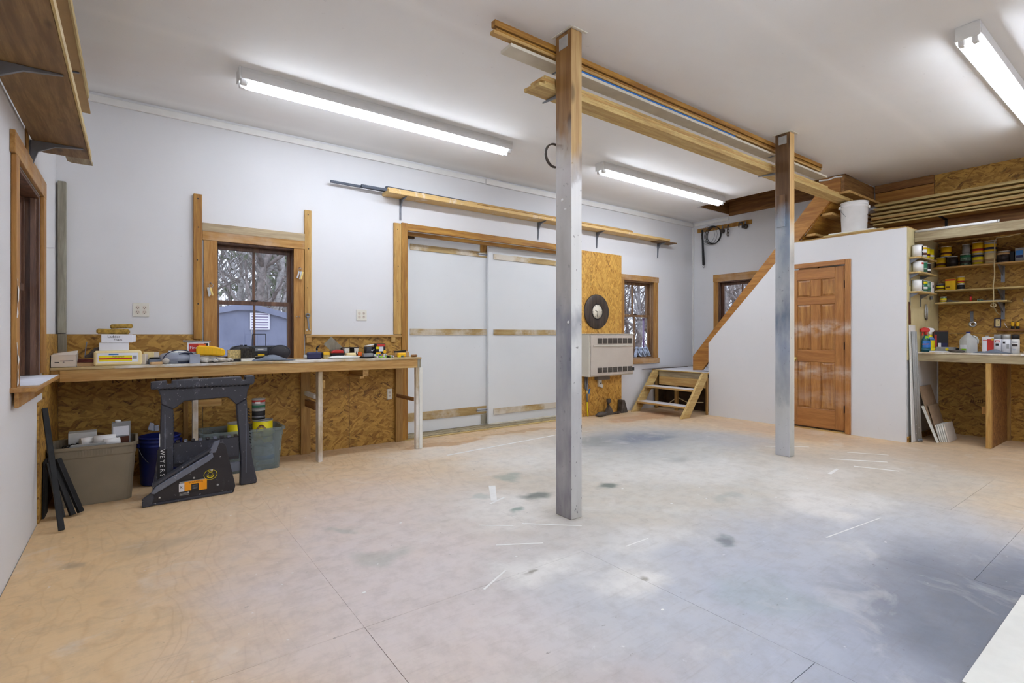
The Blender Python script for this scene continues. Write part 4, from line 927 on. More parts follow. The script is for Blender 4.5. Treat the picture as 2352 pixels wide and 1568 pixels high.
# upper flight
t = thing('upper_staircase', 'steep enclosed staircase rising from the landing behind the white sloped wall', 'stairs', (7.5, 3.7, .65)); o = t.location
MB(o).prism([(4.763, .663), (4.763, .88), (2.968, 3.009), (2.705, 3.009), (3.20, 2.43), (4.60, .672)], 'x', 7.05, 7.09).build('stringer', M['stringer'], t, .002)
MB(o).prism([(4.763, .663), (4.763, .88), (2.968, 3.009), (2.705, 3.009), (3.20, 2.43), (4.60, .672)], 'x', RX-.045, RX-.003).build('stringer', M['joist'], t, .002)
for i in range(10):
    z = .65+.235*(i+1); y = 4.60-.198*(i+1)
    MB(o).box(7.0905, RX-.046, y-.03, y+.20, z-.03, z).build('tread', M['pine_y'], t, .002)
MB(o).prism([(3.155, 2.45), (3.175, 2.45), (2.722, 3.005), (2.702, 3.005)], 'x', 7.0905, RX-.046).build('underside_panel', M['amber_x'], t)

# ------------------------------------------------------------------ wall heater
t = thing('wall_heater', 'beige gas wall heater with louvred front on the OSB sheet', 'heater', (5.7, 5.35, .6)); o = t.location
hx0, hx1, hy0, hy1, hz0, hz1 = 5.235, 6.19, 5.205, 5.474, .610, 1.222
MB(o).box(hx0, hx1, hy0+.02, hy1, hz0, hz1).build('cabinet', M['beige2'], t, .008)
MB(o).box(hx0+.02, hx1-.02, hy0, hy0+.0195, hz0+.015, hz1-.012).build('front_panel', M['beige'], t, .006)
MB(o).box(hx0+.06, hx1-.04, hy0-.012, hy0-.0005, hz1-.175, hz1-.155).build('trim_bar', M['beige2'], t, .003)
for z0, z1 in ((hz1-.135, hz1-.055), (hz0+.055, hz0+.13)):
    for k in range(7):
        x = hx0+.155+k*.108
        f = MB(o).box(x, x+.088, hy0-.003, hy0-.0005, z0, z1).build('grille', M['dark'], t)
        for j in range(6):
            zz = z0+(j+.5)*(z1-z0)/6
            MB(o).obox((x+.044, hy0-.006, zz), (.088, .010, .004), (.5, 0, 0)).build('louver', M['louver'], f)
MB(o).box(hx1-.05, hx1-.005, hy0-.004, hy0-.0005, hz0+.06, hz0+.11).build('badge', M['dark'], t, .001)
MB(o).box(hx0-.004, hx1+.004, hy0-.004, hy1, hz1+.0005, hz1+.010).build('top_lip', M['beige2'], t, .003)
t = thing('heater_box', 'grey metal junction box under the wall heater', 'junction box', (5.75, 5.44, .58)); o = t.location
MB(o).box(5.60, 5.86, 5.40, 5.475, .535, .6085).build('box', M['louver'], t, .003); MB(o).box(5.66, 5.725, 5.44, 5.475, .43, .534).build('cover', M['ivory'], t, .003); MB(o).obox((5.70, 5.43, .445), (.07, .02, .05), (0, .3, 0)).build('plug', M['ivory'], t, .003); MB(o).box(5.685, 5.71, 5.435, 5.4395, .475, .49).build('slot', M['dark'], t)
t = thing('gas_pipe', 'grey gas pipe with blue valve handle and yellow hose below the heater', 'pipe', (5.43, 5.44, 0)); o = t.location
MB(o).tube([(5.385, 5.45, .608), (5.385, 5.45, .41)], .012, 10).tube([(5.42, 5.45, .608), (5.42, 5.45, .30), (5.425, 5.45, .22)], .012, 10).build('pipe', M['steel'], t)
MB(o).obox((5.445, 5.43, .375), (.016, .02, .075), (0, .3, 0)).build('valve_handle', M['bluelab'], t, .002); MB(o).cyl((5.42, 5.45, .34), (5.42, 5.45, .39), .02, n=10).build('valve', M['brass'], t)
MB(o).tube([(5.425, 5.45, .225), (5.427, 5.45, .1), (5.432, 5.445, .002)], .011, 10).build('hose', M['lemon'], t)
# clock
t = thing('wall_clock', 'round dark wooden wall clock with small white dial above the heater', 'clock', (5.64, 5.46, 1.565)); o = t.location
c0 = (5.64, 5.475, 1.565)
MB(o).lathe([(.262, 0), (.262, -.012), (.25, -.022), (.13, -.026), (.115, -.020), (.0, -.020)], c0, 40, axis='y').build('rim', M['clock_rim'], t)
MB(o).lathe([(.117, -.0265), (.113, -.031), (.107, -.0265), (.117, -.0265)], c0, 36, axis='y').build('bezel', M['black'], t)
MB(o).lathe([(.112, -.022), (.112, -.0225), (.0, -.0225)], c0, 32, axis='y').build('dial', M['face'], t)
for h in range(12):
    a = h*PI/6; MB(o).obox((5.64+.096*math.sin(a), 5.475-.0235, 1.565+.096*math.cos(a)), (.005, .001, .016), (0, a, 0)).build('hour_mark', M['ink'], t)
for a, L, w in ((math.radians(291), .056, .007), (math.radians(186), .078, .005)):
    MB(o).obox((5.64+L/2*math.sin(a), 5.475-.026, 1.565+L/2*math.cos(a)), (w, .0015, L), (0, a, 0)).build('hand', M['ink'], t)
# odds on the floor by the panel
t = thing('iron_stand', 'rusty iron shoe-last stand on the floor below the heater', 'stand', (5.78, 5.36, 0)); o = t.location
MB(o).prism([(5.70, .001), (5.93, .001), (5.89, .03), (5.86, .10), (5.80, .16), (5.845, .20), (5.845, .245), (5.775, .245), (5.775, .20), (5.80, .15), (5.755, .08), (5.73, .03)], 'y', 5.36, 5.40).build('stand', M['rust'], t, .004)
MB((5.62, 5.33, 0)).blob((5.60, 5.33, .035), (.24, .09, .075), 14, 3, .1).build('iron_shoe', M['rust'], None)
o = COL.objects[-1]; o.location = (5.62, 5.33, 0); tag(o, 'dark rusty iron shoe lying in front of the stand', 'iron shoe')
MB((5.98, 5.37, 0)).blob((5.98, 5.37, .02), (.17, .05, .036), 12, 5, .1).build('wood_scrap', M['clock_rim'], None)
o = COL.objects[-1]; o.location = (5.98, 5.37, 0); tag(o, 'small dark wood scrap on the floor right of the iron stand', 'scrap')
o = MB((6.15, 5.42, 0)).prism([(6.09, .001), (6.24, .001), (6.165, .20), (6.115, .20)], 'y', 5.37, 5.465).build('iron_wedge', M['rust'], None, .004); o.location = (6.15, 5.42, 0); tag(o, 'dark grey iron wedge standing against the wall near the steps', 'wedge')

# ------------------------------------------------------------------ bundle on the far window sill
GS = 'pale blue plastic shims on the far window sill'
for k in range(9):
    rnd = random.Random(k); x = 6.62+k*.037
    o = MB((x, 5.50, .853)).obox((x, 5.53, .853+.075), (.022, .05, .15+.03*rnd.random()), (0, .55*(-1 if k % 3 else .5), 0)).build('plastic_shim', M['paleblue'], None, .002)
    o.location = (x, 5.50, .858); tag(o, 'pale blue plastic shim leaning in the heap on the far window sill', 'shim', GS)

# ------------------------------------------------------------------ hook rail on the right wall
t = thing('hook_rail', 'yellow pine hook rail high on the wall above the landing', 'hook rail', (RX-.01, 4.9, 3.06)); o = t.location
MB(o).box(RX-.019, RX-.0005, 4.40, 5.40, 3.035, 3.105).build('rail', M['amber_z'], t, .002)
for y in (5.29, 5.05, 4.90, 4.80, 4.57, 4.49): MB(o).tube([(RX-.02, y, 3.075), (RX-.05, y, 3.07), (RX-.055, y, 3.085)], .004, 6).build('hook', M['steel'], t)
t = thing('strap', 'black strap hanging from the left end of the hook rail', 'strap', (RX-.04, 5.27, 3.05)); o = t.location
MB(o).prism([(5.277, 3.07), (5.303, 3.07), (5.285, 2.45), (5.235, 2.45)], 'x', RX-.046, RX-.040).build('webbing', M['black'], t); MB(o).lathe([(.016, -.004), (.024, 0), (.016, .004), (.016, -.004)], (RX-.043, 5.26, 2.42), 14, axis='x').build('ring', M['bright'], t)
t = thing('cable_coil', 'coil of black cable on the hook rail', 'cable coil', (RX-.05, 5.05, 2.98)); o = t.location
for k, r in enumerate((.135, .142, .15)):
    MB(o).tube([(RX-.035-.012*k+.004*math.sin(3*a), 5.06+.01*k+r*math.cos(a), 2.945+r*1.05*math.sin(a)) for a in [2*PI*i/28 for i in range(28)]], .006, 6, closed=True).build('loop', M['black'], t)
t = thing('wire_coil', 'coil of thin grey wire behind the black cable on the hook rail', 'wire coil', (RX-.03, 5.15, 2.98)); o = t.location
for k, r in enumerate((.14, .155, .12)):
    MB(o).tube([(RX-.024, 5.15+.015*k+r*math.cos(a), 2.96+r*1.1*math.sin(a)) for a in [2*PI*i/24 for i in range(24)]], .0025, 5, closed=True).build('loop', M['steel'], t)
for nm, lab, y, z, shp in (('pulley', 'small grey pulley third along the hook rail', 4.90, 2.99, 0), ('shackle', 'dark chain shackle in the middle of the hook rail', 4.80, 2.98, 1), ('clamp', 'small metal clamp right of the middle of the hook rail', 4.575, 3.03, 2), ('pulley', 'dark iron pulley at the right end of the hook rail', 4.49, 3.0, 0)):
    t = thing(nm, lab, nm, (RX-.045, y, z)); o = t.location; c0 = (RX-.045, y, z)
    if shp == 0: MB(o).lathe([(.012, -.012), (.04, -.012), (.03, 0), (.04, .012), (.012, .012), (.012, -.012)], c0, 16, axis='x').build('sheave', M['rust'], t); MB(o).box(c0[0]-.004, c0[0]+.004, y-.008, y+.008, z+.035, z+.085).build('strap', M['steel'], t)
    elif shp == 1:
        for j in range(3): MB(o).tube([(c0[0]+.006*(j % 2), y+.018*math.cos(a), z+.05-.055*j+.035*math.sin(a)) for a in [2*PI*i/12 for i in range(12)]], .006, 6, closed=True).build('link', M['rust'], t)
    else: MB(o).box(c0[0]-.01, c0[0]+.01, y-.035, y-.022, z-.05, z+.05).box(c0[0]-.01, c0[0]+.01, y+.022, y+.035, z-.03, z+.05).box(c0[0]-.01, c0[0]+.01, y-.022, y+.022, z+.03, z+.05).build('frame', M['rust'], t, .002)

# ------------------------------------------------------------------ loft above the closet: bucket and stored mouldings
for k, (x0, x1, y0, y1, z, m_, lab) in enumerate([(7.095, 7.40, 2.15, 3.02, 2.4485, 'amber_z', 'amber trim board lowest under the white bucket'), (7.10, 7.39, 2.25, 2.90, 2.4645, 'pale_y', 'pale trim board under the white bucket'), (7.105, 7.40, 2.34, 2.84, 2.4805, 'whiteboard', 'white-edged trim board directly under the bucket')]):
    o = MB(((x0+x1)/2, (y0+y1)/2, z)).box(x0, x1, y0, y1, z, z+.0155).build('trim_board', M[m_], None, .002); o.location = ((x0+x1)/2, (y0+y1)/2, z); tag(o, lab, 'board')
def bucket(label, c, r, h, mat, rings, bail=True, lid=False, bail_ang=0.0, metal='steel', taper=.88):
    t = thing('bucket', label, 'bucket', c, bail_ang); rb = r*taper
    prof = [(0, .0), (rb*.96, 0), (rb, .008), (r-.006, h*.80)]
    for k in range(rings):
        z = h*(.80+.17*k/max(1, rings-1)) if rings > 1 else h*.85
        prof += [(r-.006, z), (r, z+.004), (r, z+.010), (r-.006, z+.014)]
    prof += [(r-.004, h-.012), (r+.002, h-.010), (r+.002, h), (r-.007, h), (rb-.008, .014), (0, .012)]
    MB().lathe(prof, (0, 0, 0), 28).build('body', M[mat], t)
    if bail:
        MB().tube([(r*math.cos(a)*1.03, -abs(r*.72*math.sin(a))-.012*math.sin(a), h*.84-.48*h*math.sin(a)) for a in [PI*i/18 for i in range(19)]], .0025, 6).build('bail', M[metal], t)
        for s in (-1, 1): MB().obox((s*(r+.006), 0, h*.84), (.016, .05, .035)).build('ear', M[mat], t, .003)
    return t
bucket('white plastic five-gallon bucket on the loft edge above the stair door', (7.245, 2.60, 2.497), .152, .365, 'white', 3, bail_ang=-.95)
# stacked mouldings on the loft, running along the right wall
rnd = random.Random(11)
GL = 'mouldings stacked on the loft above the paint recess'
zz = 2.655
specs = [('pale_y', 0), ('joist', 1), ('pale_y', 0), ('joist', 1), ('pine_y', 0), ('pale_y', 0), ('joist', 1), ('pale_y', 0), ('pale_y', 1), ('joist', 1), ('pale_y', 0), ('pine_y', 0), ('joist', 1), ('pale_y', 0), ('pale_y', 0)]  # recessed dark boards stand in for shaded gaps between the mouldings
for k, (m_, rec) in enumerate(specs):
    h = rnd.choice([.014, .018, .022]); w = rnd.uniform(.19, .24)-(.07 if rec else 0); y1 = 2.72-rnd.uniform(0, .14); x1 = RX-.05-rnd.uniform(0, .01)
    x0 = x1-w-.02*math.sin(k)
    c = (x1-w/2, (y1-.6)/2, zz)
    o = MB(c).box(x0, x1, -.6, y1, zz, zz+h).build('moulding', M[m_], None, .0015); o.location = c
    tag(o, 'long tan moulding, dark where it paints a gap, in the loft stack above the paint cans', 'moulding', GL); zz += h+.0008
for y in (.9, 1.9):
    t = thing('lumber_bracket', f'dark bracket under the loft mouldings, {"farther" if y > 1.5 else "nearer"} one', 'bracket', (RX-.1, y, 2.64)); o = t.location
    MB(o).box(RX-.30, RX-.041, y-.012, y+.012, 2.640, 2.6535).box(RX-.053, RX-.041, y-.012, y+.012, 2.55, 2.6395).build('arm', M['blackm'], t, .001)
t = thing('spare_tube', 'white unlit fluorescent tube lying on the loft front edge', 'tube', (7.26, 1.6, 2.40)); o = t.location
MB(o).cyl((7.256, 1.285, 2.405), (7.256, 1.98, 2.405), .016, n=12).build('glass_tube', M['white'], t); MB(o).cyl((7.256, 1.265, 2.405), (7.256, 1.2845, 2.405), .0165, n=12).build('end_cap', M['zinc'], t)
# ------------------------------------------------------------------ things on the workbench, left to right
Zb = .9787
def cbox(name, label, c, d, mat, rz=0.0, cat='box', group=None, bev=.002):
    t = thing(name, label, cat, c, rz, group)
    MB().box(-d[0]/2, d[0]/2, -d[1]/2, d[1]/2, 0, d[2]).build('body', M[mat], t, bev)
    return t
def lab(t, d, x0, x1, z0, z1, mat, name='label', out=.0008):
    """flat printed patch on the front (-Y) side of a box thing of size d"""
    return MB().box(x0, x1, -d[1]/2-out, -d[1]/2-.0002, z0, z1).build(name, M[mat], t)
# open card box
t = thing('card_box', 'pale open cardboard box at the left end of the workbench', 'box', (-.412, 5.075, Zb)); a = t
w, dd, h = .145, .17, .088
MB().box(-w/2, w/2, -dd/2, -dd/2+.003, 0, h).box(-w/2, w/2, dd/2-.003, dd/2, 0, h+.012).box(-w/2, -w/2+.003, -dd/2, dd/2, 0, h).box(w/2-.003, w/2, -dd/2, dd/2, 0, h+.006).box(-w/2, w/2, -dd/2, dd/2, 0, .003).build('body', M['card'], t)
MB().add([(-w/2, -dd/2, h), (w/2, -dd/2, h+.002), (w/2, dd/2-.01, h+.030), (-w/2+.02, dd/2-.01, h+.012)], [(0, 1, 2, 3)]).build('flap', M['card'], t, 0, .003)
for x0, x1, z0, z1 in ((-.05, -.025, .032, .039), (-.02, .055, .045, .049), (-.005, .005, .036, .040)): MB().box(x0, x1, -dd/2-.0006, -dd/2-.0001, z0, z1).build('printing', M['ink'], t)
# sanding sheets
t = cbox('sandpaper_box', 'low tan box of sanding sheets right of the card box', (-.285, 5.12, Zb), (.125, .14, .028), 'tan')
for k in range(4):
    o = MB((-.285, 5.11, Zb+.029+.005*k)).obox((-.285+.004*k, 5.11, Zb+.0325+.006*k), (.125, .13, .0045), (.0, .03*(k-1), .1*(k-1.5))).build('sandpaper_sheet', M['maroon'], None); o.location = (-.285, 5.11, Zb+.029+.005*k)
    tag(o, ['bottom', 'second', 'third', 'top'][k]+' maroon sanding sheet of the pile on the low tan box', 'sandpaper', 'maroon sanding sheets')
t = thing('hand_plane', 'dark hand plane with grey upright blade on the sanding sheets', 'plane', (-.25, 5.14, Zb+.060)); 
MB().prism([(-.05, .0), (.07, .0), (.07, .03), (.045, .085), (.01, .08), (-.03, .03), (-.05, .02)], 'y', -.025, .025).build('body', M['rust'], t, .003); MB().obox((-.045, 0, .065), (.006, .03, .12), (0, .1, 0)).build('blade', M['steel'], t)
MB().cyl((.03, 0, .03), (.03, -.03, .03), .008, n=8).build('screw', M['brass'], t)
# foam pack with yellow label
t = thing('foam_pack', 'cream foam block wrapped with a yellow and red label', 'pack', (-.095, 5.12, Zb), .03); d = (.30, .19, .115)
MB().box(-d[0]/2, d[0]/2, -d[1]/2, d[1]/2, 0, d[2]).build('body', M['foam'], t, .012)
lab(t, d, -.128, .125, .026, .098, 'paper', 'label', .0006); lab(t, d, -.118, .085, .034, .078, 'lemon', 'label_yellow', .001); lab(t, d, -.118, .085, .049, .060, 'redlab', 'label_band', .0014)
lab(t, d, -.06, .0, .083, .092, 'bluelab', 'label_blue', .001); lab(t, d, .09, .115, .05, .075, 'greylab', 'barcode', .001)
letters('lettering', 'Multi-surface', .014, (-.0, -d[1]/2-.0016, .069), (PI/2, 0, 0), M['ink'], t, .0002)
t1 = cbox('white_box', 'plain white box on the cream foam block', (-.12, 5.13, Zb+.1155), (.185, .14, .062), 'paper', .02)
t2 = cbox('white_box', 'white box with handwriting on top of the plain white box', (-.105, 5.13, Zb+.178), (.195, .15, .064), 'paper', .05)
letters('lettering', 'Ladder', .028, (-.02, -.0757, .046), (PI/2, 0, 0), M['ink'], t2, .0002); letters('lettering', 'Foam', .024, (.005, -.0757, .022), (PI/2, 0, 0), M['ink'], t2, .0002)
MB().prism([(.0975, .004), (.118, .008), (.118, .06), (.0975, .062)], 'y', -.07, -.066).build('flap', M['paper'], t2)
o = MB((-.12, 5.13, Zb+.243)).obox((-.125, 5.13, Zb+.243+.022), (.205, .13, .042), (0, .02, -.04)).build('fibre_pad', M['sponge'], None, .012); o.location = (-.12, 5.13, Zb+.243); tag(o, 'larger brown fibre pad on the handwritten white box', 'scouring pad')
o = MB((-.08, 5.13, Zb+.289)).obox((-.075, 5.13, Zb+.289+.018), (.14, .10, .034), (.0, -.04, .1)).build('fibre_pad', M['sponge'], None, .008); o.location = (-.08, 5.13, Zb+.289); tag(o, 'smaller brown fibre pad topmost of the box stack', 'scouring pad')
# cluster of blocks and bits
for k, (x, y, dx, dy, dz, m_, nm, lb) in enumerate([(.075, 5.12, .028, .07, .085, 'card', 'wood_block', 'tall pale block standing right of the foam pack'), (.105, 5.19, .07, .05, .098, 'foam', 'sponge', 'cream sponge behind the tall pale block'), (.15, 5.20, .05, .05, .095, 'card', 'cardboard_piece', 'pale card piece leaning beside the cream sponge'),
                                              (.14, 5.11, .08, .05, .042, 'rag', 'sanding_block', 'grey sanding block on the bench front'), (.15, 5.08, .08, .03, .02, 'tan', 'scraper', 'tan scraper at the bench edge')]):
    if k == 4: y = 5.03
    t = cbox(nm, lb, (x, y, Zb), (dx, dy, dz), m_, .15*(k-2), nm.replace('_', ' '))
    if k == 3:
        MB().box(-.035, .035, -.02, .02, .0425, .055).build('grip', M['blackm'], t, .004)
for k, (x, y, r, m_, lb) in enumerate([(.195, 5.12, .026, 'tan', 'tan ball of putty beside the plastic bag'), (.215, 5.05, .024, 'glove', 'pale lump of filler at the bench front'), (.18, 5.17, .02, 'joist', 'small brown knob behind the putty')]):
    o = MB((x, y, Zb)).blob((x, y, Zb+r), (r*2.1, r*2, r*2), 12, k, .06).build('putty', M[m_], None); o.location = (x, y, Zb); tag(o, lb, 'putty')
t = thing('plastic_bag', 'clear plastic bag holding a coil of dark cord on the bench', 'bag', (.305, 5.12, Zb), .0)
MB().blob((0, 0, .042), (.30, .14, .095), 18, 9, .16).build('bag', M['clearbag'], t)
MB().tube([(-.11+.13*(1-math.cos(PI*i/14))/1.0*.9, -.055, .03+.082*math.sin(PI*i/14)) for i in range(15)], .004, 6).build('cord', M['cord'], t)
for k in range(5): MB().tube([(.02+.07*math.cos(a)+.008*k, -.02-.006*k, .042+(.030+.004*k)*math.sin(a)) for a in [2*PI*i/18 for i in range(18)]], .0045, 6, closed=True).build('cord', M['cord'], t)
t = cbox('clear_case', 'small clear plastic case at the right of the plastic bag', (.415, 5.04, Zb), (.075, .06, .075), 'clearbag', 0, 'case'); MB().cyl((0, 0, .004), (0, 0, .04), .022, n=14).build('cap', M['white'], t)
t = thing('putty_tube', 'white roll lying behind the plastic bag', 'roll', (.312, 5.27, Zb+.075)); MB().cyl((-.07, 0, .0), (.07, 0, .0), .027, n=16).build('roll', M['cloth'], t); MB().cyl((-.0705, 0, 0), (-.055, 0, 0), .0275, n=16).build('band', M['zinc'], t)
cbox('support_box', 'plain card box under the white roll', (.312, 5.27, Zb), (.12, .06, .0475), 'card')
# red box
t = thing('red_box', 'red cardboard box with white lettering leaning at the window casing', 'box', (.462, 5.30, Zb), -.05); d = (.165, .07, .17)
MB().box(-d[0]/2, d[0]/2, -d[1]/2, d[1]/2, 0, d[2]).build('body', M['paper'], t, .002)
lab(t, d, -.07, .045, .06, .162, 'redlab', 'label_red', .0006); lab(t, d, -.0, .06, .10, .16, 'orange', 'label_orange', .001); lab(t, d, .045, .075, .03, .165, 'ink', 'label_dark', .0008); letters('lettering', 'Fine', .035, (-.035, -d[1]/2-.0014, .125), (PI/2, 0, 0), M['paper'], t, .0002)
MB().obox((-.01, -.01, .182), (.21, .05, .012), (0, .03, 0)).build('lid_flap', M['greylab'], t, .003)
# yellow tool
t = thing('yellow_sander', 'yellow plastic sanding tool lying on rags in front of the red box', 'tool', (.545, 5.16, Zb+.062), -.12)
MB().prism([(-.105, .0), (-.11, .05), (-.10, .085), (.02, .078), (.105, .05), (.11, .015), (.10, -.01), (.0, .0)], 'y', -.045, .045).build('shell', M['yellow'], t, .010)
for k in range(6): MB().box(-.08+.03*k, -.076+.03*k, -.0465, -.0452, .012, .06).build('ridge', M['gold'], t)
MB().box(-.17, -.105, -.02, .02, .01, .03).build('blade', M['zinc'], t, .003)
o = MB((.53, 5.17, Zb)).blob((.52, 5.17, Zb+.03), (.26, .11, .06), 14, 2, .1).build('rag', M['glove'], None); o.location = (.53, 5.17, Zb); tag(o, 'wadded pale rag under the yellow sanding tool', 'rag')
# work gloves
def glove(label, x, y, rz):
    t = thing('work_glove', label, 'glove', (x, y, Zb), rz)
    MB().blob((0, 0, .02), (.10, .08, .04), 12, int(x*100), .08).build('palm', M['glove'], t)
    MB().blob((-.06, 0, .021), (.05, .075, .042), 10, 4, .06).build('cuff', M['rag'], t)
    for k, (yy, L) in enumerate(((-.028, .05), (-.010, .06), (.010, .058), (.027, .045))):
        MB().tube([(.03, yy, .018), (.045+L*.5, yy*1.1, .026), (.04+L, yy*1.25, .012)], [.011, .0115, .008], 8).build('finger', M['glove'], t)
    MB().tube([(-.01, -.035, .018), (.015, -.055, .02), (.04, -.062, .012)], [.011, .011, .008], 8).build('thumb', M['glove'], t)
glove('dirty work glove at the bench edge under the yellow tool', .49, 5.06, -.4); glove('dirty work glove nearer the tan brush', .615, 5.10, .5)
# brushes
def brush(label, x, y, wd, m_b, m_f, hh, rz=0.0, back='joist'):
    t = thing('paint_brush', label, 'brush', (x, y, Zb), rz)
    MB().box(-wd/2, wd/2, -.02, .02, 0, .026).build('ferrule', M[m_f], t, .003)
    n = 9
    for k in range(n):
        xx = -wd/2+wd*(k+.5)/n
        MB().prism([(xx-wd/n*.46, .0265), (xx+wd/n*.46, .0265), (xx+wd/n*.49, hh), (xx-wd/n*.49, hh)], 'y', -.016, .016).build('bristle_tuft', M[m_b], t, .001)
brush('tan-bristled brush standing on the bench beside the window', .725, 5.14, .105, 'bristle', 'ink', .105); brush('dark-bristled paint brush with pale ferrule in front of the stereo', .83, 5.12, .115, 'bristle_d', 'whiteboard', .118)
# portable stereo
t = thing('portable_stereo', 'black portable stereo with round speakers on the sill end of the bench', 'stereo', (.965, 5.345, Zb)); t.scale = (1.16, 1.0, 1.0)
MB().prism([(-.20, .0), (.20, .0), (.215, .03), (.21, .115), (.18, .135), (-.18, .135), (-.21, .115), (-.215, .03)], 'y', -.05, .06).build('body', M['black'], t, .012)
for sx_ in (-.145, .145):
    s_ = MB().lathe([(.074, -.05), (.074, -.058), (.066, -.064), (.0, -.068)], (sx_, 0, .070), 28, axis='y', sx=1.08, sy=.9).build('speaker', M['horse_d'], t)
    MB().lathe([(.0745, -.051), (.080, -.055), (.0745, -.060), (.0745, -.051)], (sx_, 0, .070), 28, axis='y', sx=1.08, sy=.9).build('ring', M['horse'], s_)
MB().box(-.05, .05, -.0535, -.0505, .085, .118).build('display', M['steel'], t, .002); MB().box(-.055, .055, -.054, -.0505, .03, .055).build('tape_door', M['blackm'], t); MB().box(-.05, .045, -.056, -.0545, .036, .041).build('tape_strip', M['foam'], t); MB().box(-.02, .03, -.0555, -.0545, .044, .056).build('tape_window', M['gold'], t)
MB().box(-.02, .022, -.0545, -.0537, .10, .105).build('brand_plate', M['white'], t)
for x in (-.13, -.10): MB().cyl((x, .01, .135), (x, .01, .145), .011, n=10).build('dial', M['blackm'], t)
MB().tube([(-.045, .03, .13), (-.045, .035, .24), (-.043, .035, .245), (.052, .035, .245), (.054, .035, .24), (.054, .03, .13)], .0035, 6).build('handle', M['blackm'], t)
MB().cyl((-.052, .045, .13), (-.052, .045, .30), .0025, n=6).build('antenna', M['bright'], t)
o = MB((1.02, 5.12, Zb)).sheet(lambda u, v: (.86+.36*u, 5.05+.16*v, Zb+.004+(.045*math.sin(PI*min(1, u*1.15))**2+.01*math.sin(9*u+4*v))*(.5+.5*math.sin(PI*v)) if 0 < u < 1 and 0 < v < 1 else Zb+.003), 22, 10).build('rag', M['rag'], None, 0, .003); o.location = (1.02, 5.12, Zb+.002); tag(o, 'folded blue-grey rag in front of the portable stereo', 'rag')
# right half of the bench
t = thing('glue_gun', 'black power tool lying with its bent nozzle up right of the window', 'power tool', (1.435, 5.20, Zb), -.05)
MB().box(-.075, .062, -.03, .03, .002, .068).build('body', M['navylab'], t, .010); MB().lathe([(.026, 0), (.030, .004), (.030, .022), (.0, .026)], (.062, 0, .036), 14, axis='x').build('collar', M['blackm'], t); MB().lathe([(.0, -.03), (.018, -.026), (.022, 0)], (-.076, 0, .025), 14, axis='x').build('tip', M['zinc'], t)
MB().tube([(.02, 0, .066), (.02, 0, .085)], .008, 8).build('stem', M['greylab'], t); MB().tube([(.02, 0, .085), (.02, 0, .11), (.045, 0, .135)], [.010, .009, .006], 8).build('nozzle', M['blackm'], t)
brush('small yellow-backed scrub brush beside the black power tool', 1.535, 5.165, .058, 'bristle', 'yellow', .034)
COL.objects  # brush lies bristles down in the picture: yellow back on top
b = [o for o in bpy.data.objects if o.get('label') == 'small yellow-backed scrub brush beside the black power tool'][0]
b.rotation_euler = (PI, 0, 0); b.location.z = Zb+.066
for ch in b.children:
    if ch.name.startswith('bristle'): ch.scale = (1, 1, 1)
for ch in list(b.children):
    if ch.name.startswith('bristle'):
        for v in ch.data.vertices: v.co.z = .027 + (v.co.z-.0265)*(.038/.0075)
t = thing('trowel', 'grey crusted trowel leaning over the tool heap', 'trowel', (1.63, 5.26, Zb+.075)); MB().obox((0, 0, .055), (.15, .006, .105), (.15, .75, .0)).build('blade', M['graywood_z'], t, .001)
t = thing('sander', 'red and black hand sander in the tool heap', 'sander', (1.66, 5.19, Zb)); t.scale = (.9, .9, .9)
MB().box(-.085, .06, -.03, .03, .0, .06).build('body', M['blackm'], t, .010); MB().prism([(-.08, .0605), (.06, .0605), (.05, .095), (-.02, .10), (-.07, .085)], 'y', -.025, .025).build('handle', M['redlab'], t, .008); MB().obox((.075, 0, .05), (.006, .05, .13), (0, -.25, 0)).build('guard', M['zinc'], t)
for x, lb in ((1.765, 'crusted dark plastic mixing tub nearer the sander'), (1.862, 'dark plastic mixing tub with white drips, right one of the pair')):
    t = thing('mixing_tub', lb, 'tub', (x, 5.30, Zb), 0, 'dark plastic mixing tubs'); t.scale = (.70, .70, .85)
    MB().lathe([(.0, 0), (.052, 0), (.066, .118), (.070, .118), (.070, .128), (.060, .128), (.048, .01), (.0, .008)], (0, 0, 0), 20).build('body', M['horse_d'], t)
    MB().sheet(lambda u, v: ((.0675-.001)*math.cos(-1.9+u*1.3)*(1-.10*v), (.0675-.001)*math.sin(-1.9+u*1.3)*(1-.10*v), .118-.075*v*(.5+.5*abs(math.sin(7*u)))), 14, 3).build('plaster_drips', M['whiteboard'], t)
o = MB((1.68, 5.09, Zb)).blob((1.68, 5.07, Zb+.016), (.32, .09, .034), 16, 6, .12).build('white_cloth', M['cloth'], None); o.location = (1.68, 5.09, Zb); tag(o, 'twisted white cloth lying along the bench front', 'cloth')
t = thing('roller_sleeve', 'tan paint roller sleeve before the mixing tubs', 'roller', (1.775, 5.16, Zb+.03), .15); MB().cyl((-.05, 0, 0), (.05, 0, 0), .026, n=16).build('sleeve', M['foam'], t); MB().cyl((-.052, 0, 0), (.052, 0, 0), .012, n=10).build('core', M['tan'], t)
t = thing('scraper_pan', 'dark flat pan with grey block right of the white cloth', 'pan', (1.93, 5.12, Zb)); MB().lathe([(.0, .002), (.07, .002), (.085, .016), (.08, .018), (.066, .006), (.0, .006)], (0, 0, 0), 20).build('pan', M['blackm'], t)
cbox('grey_block', 'light grey block standing in the dark pan', (1.94, 5.12, Zb+.008), (.10, .05, .04), 'greylab', 0, 'block'); cbox('orange_block', 'small rust orange block beside the grey one', (1.865, 5.14, Zb+.019), (.03, .03, .045), 'orange', .3, 'block')
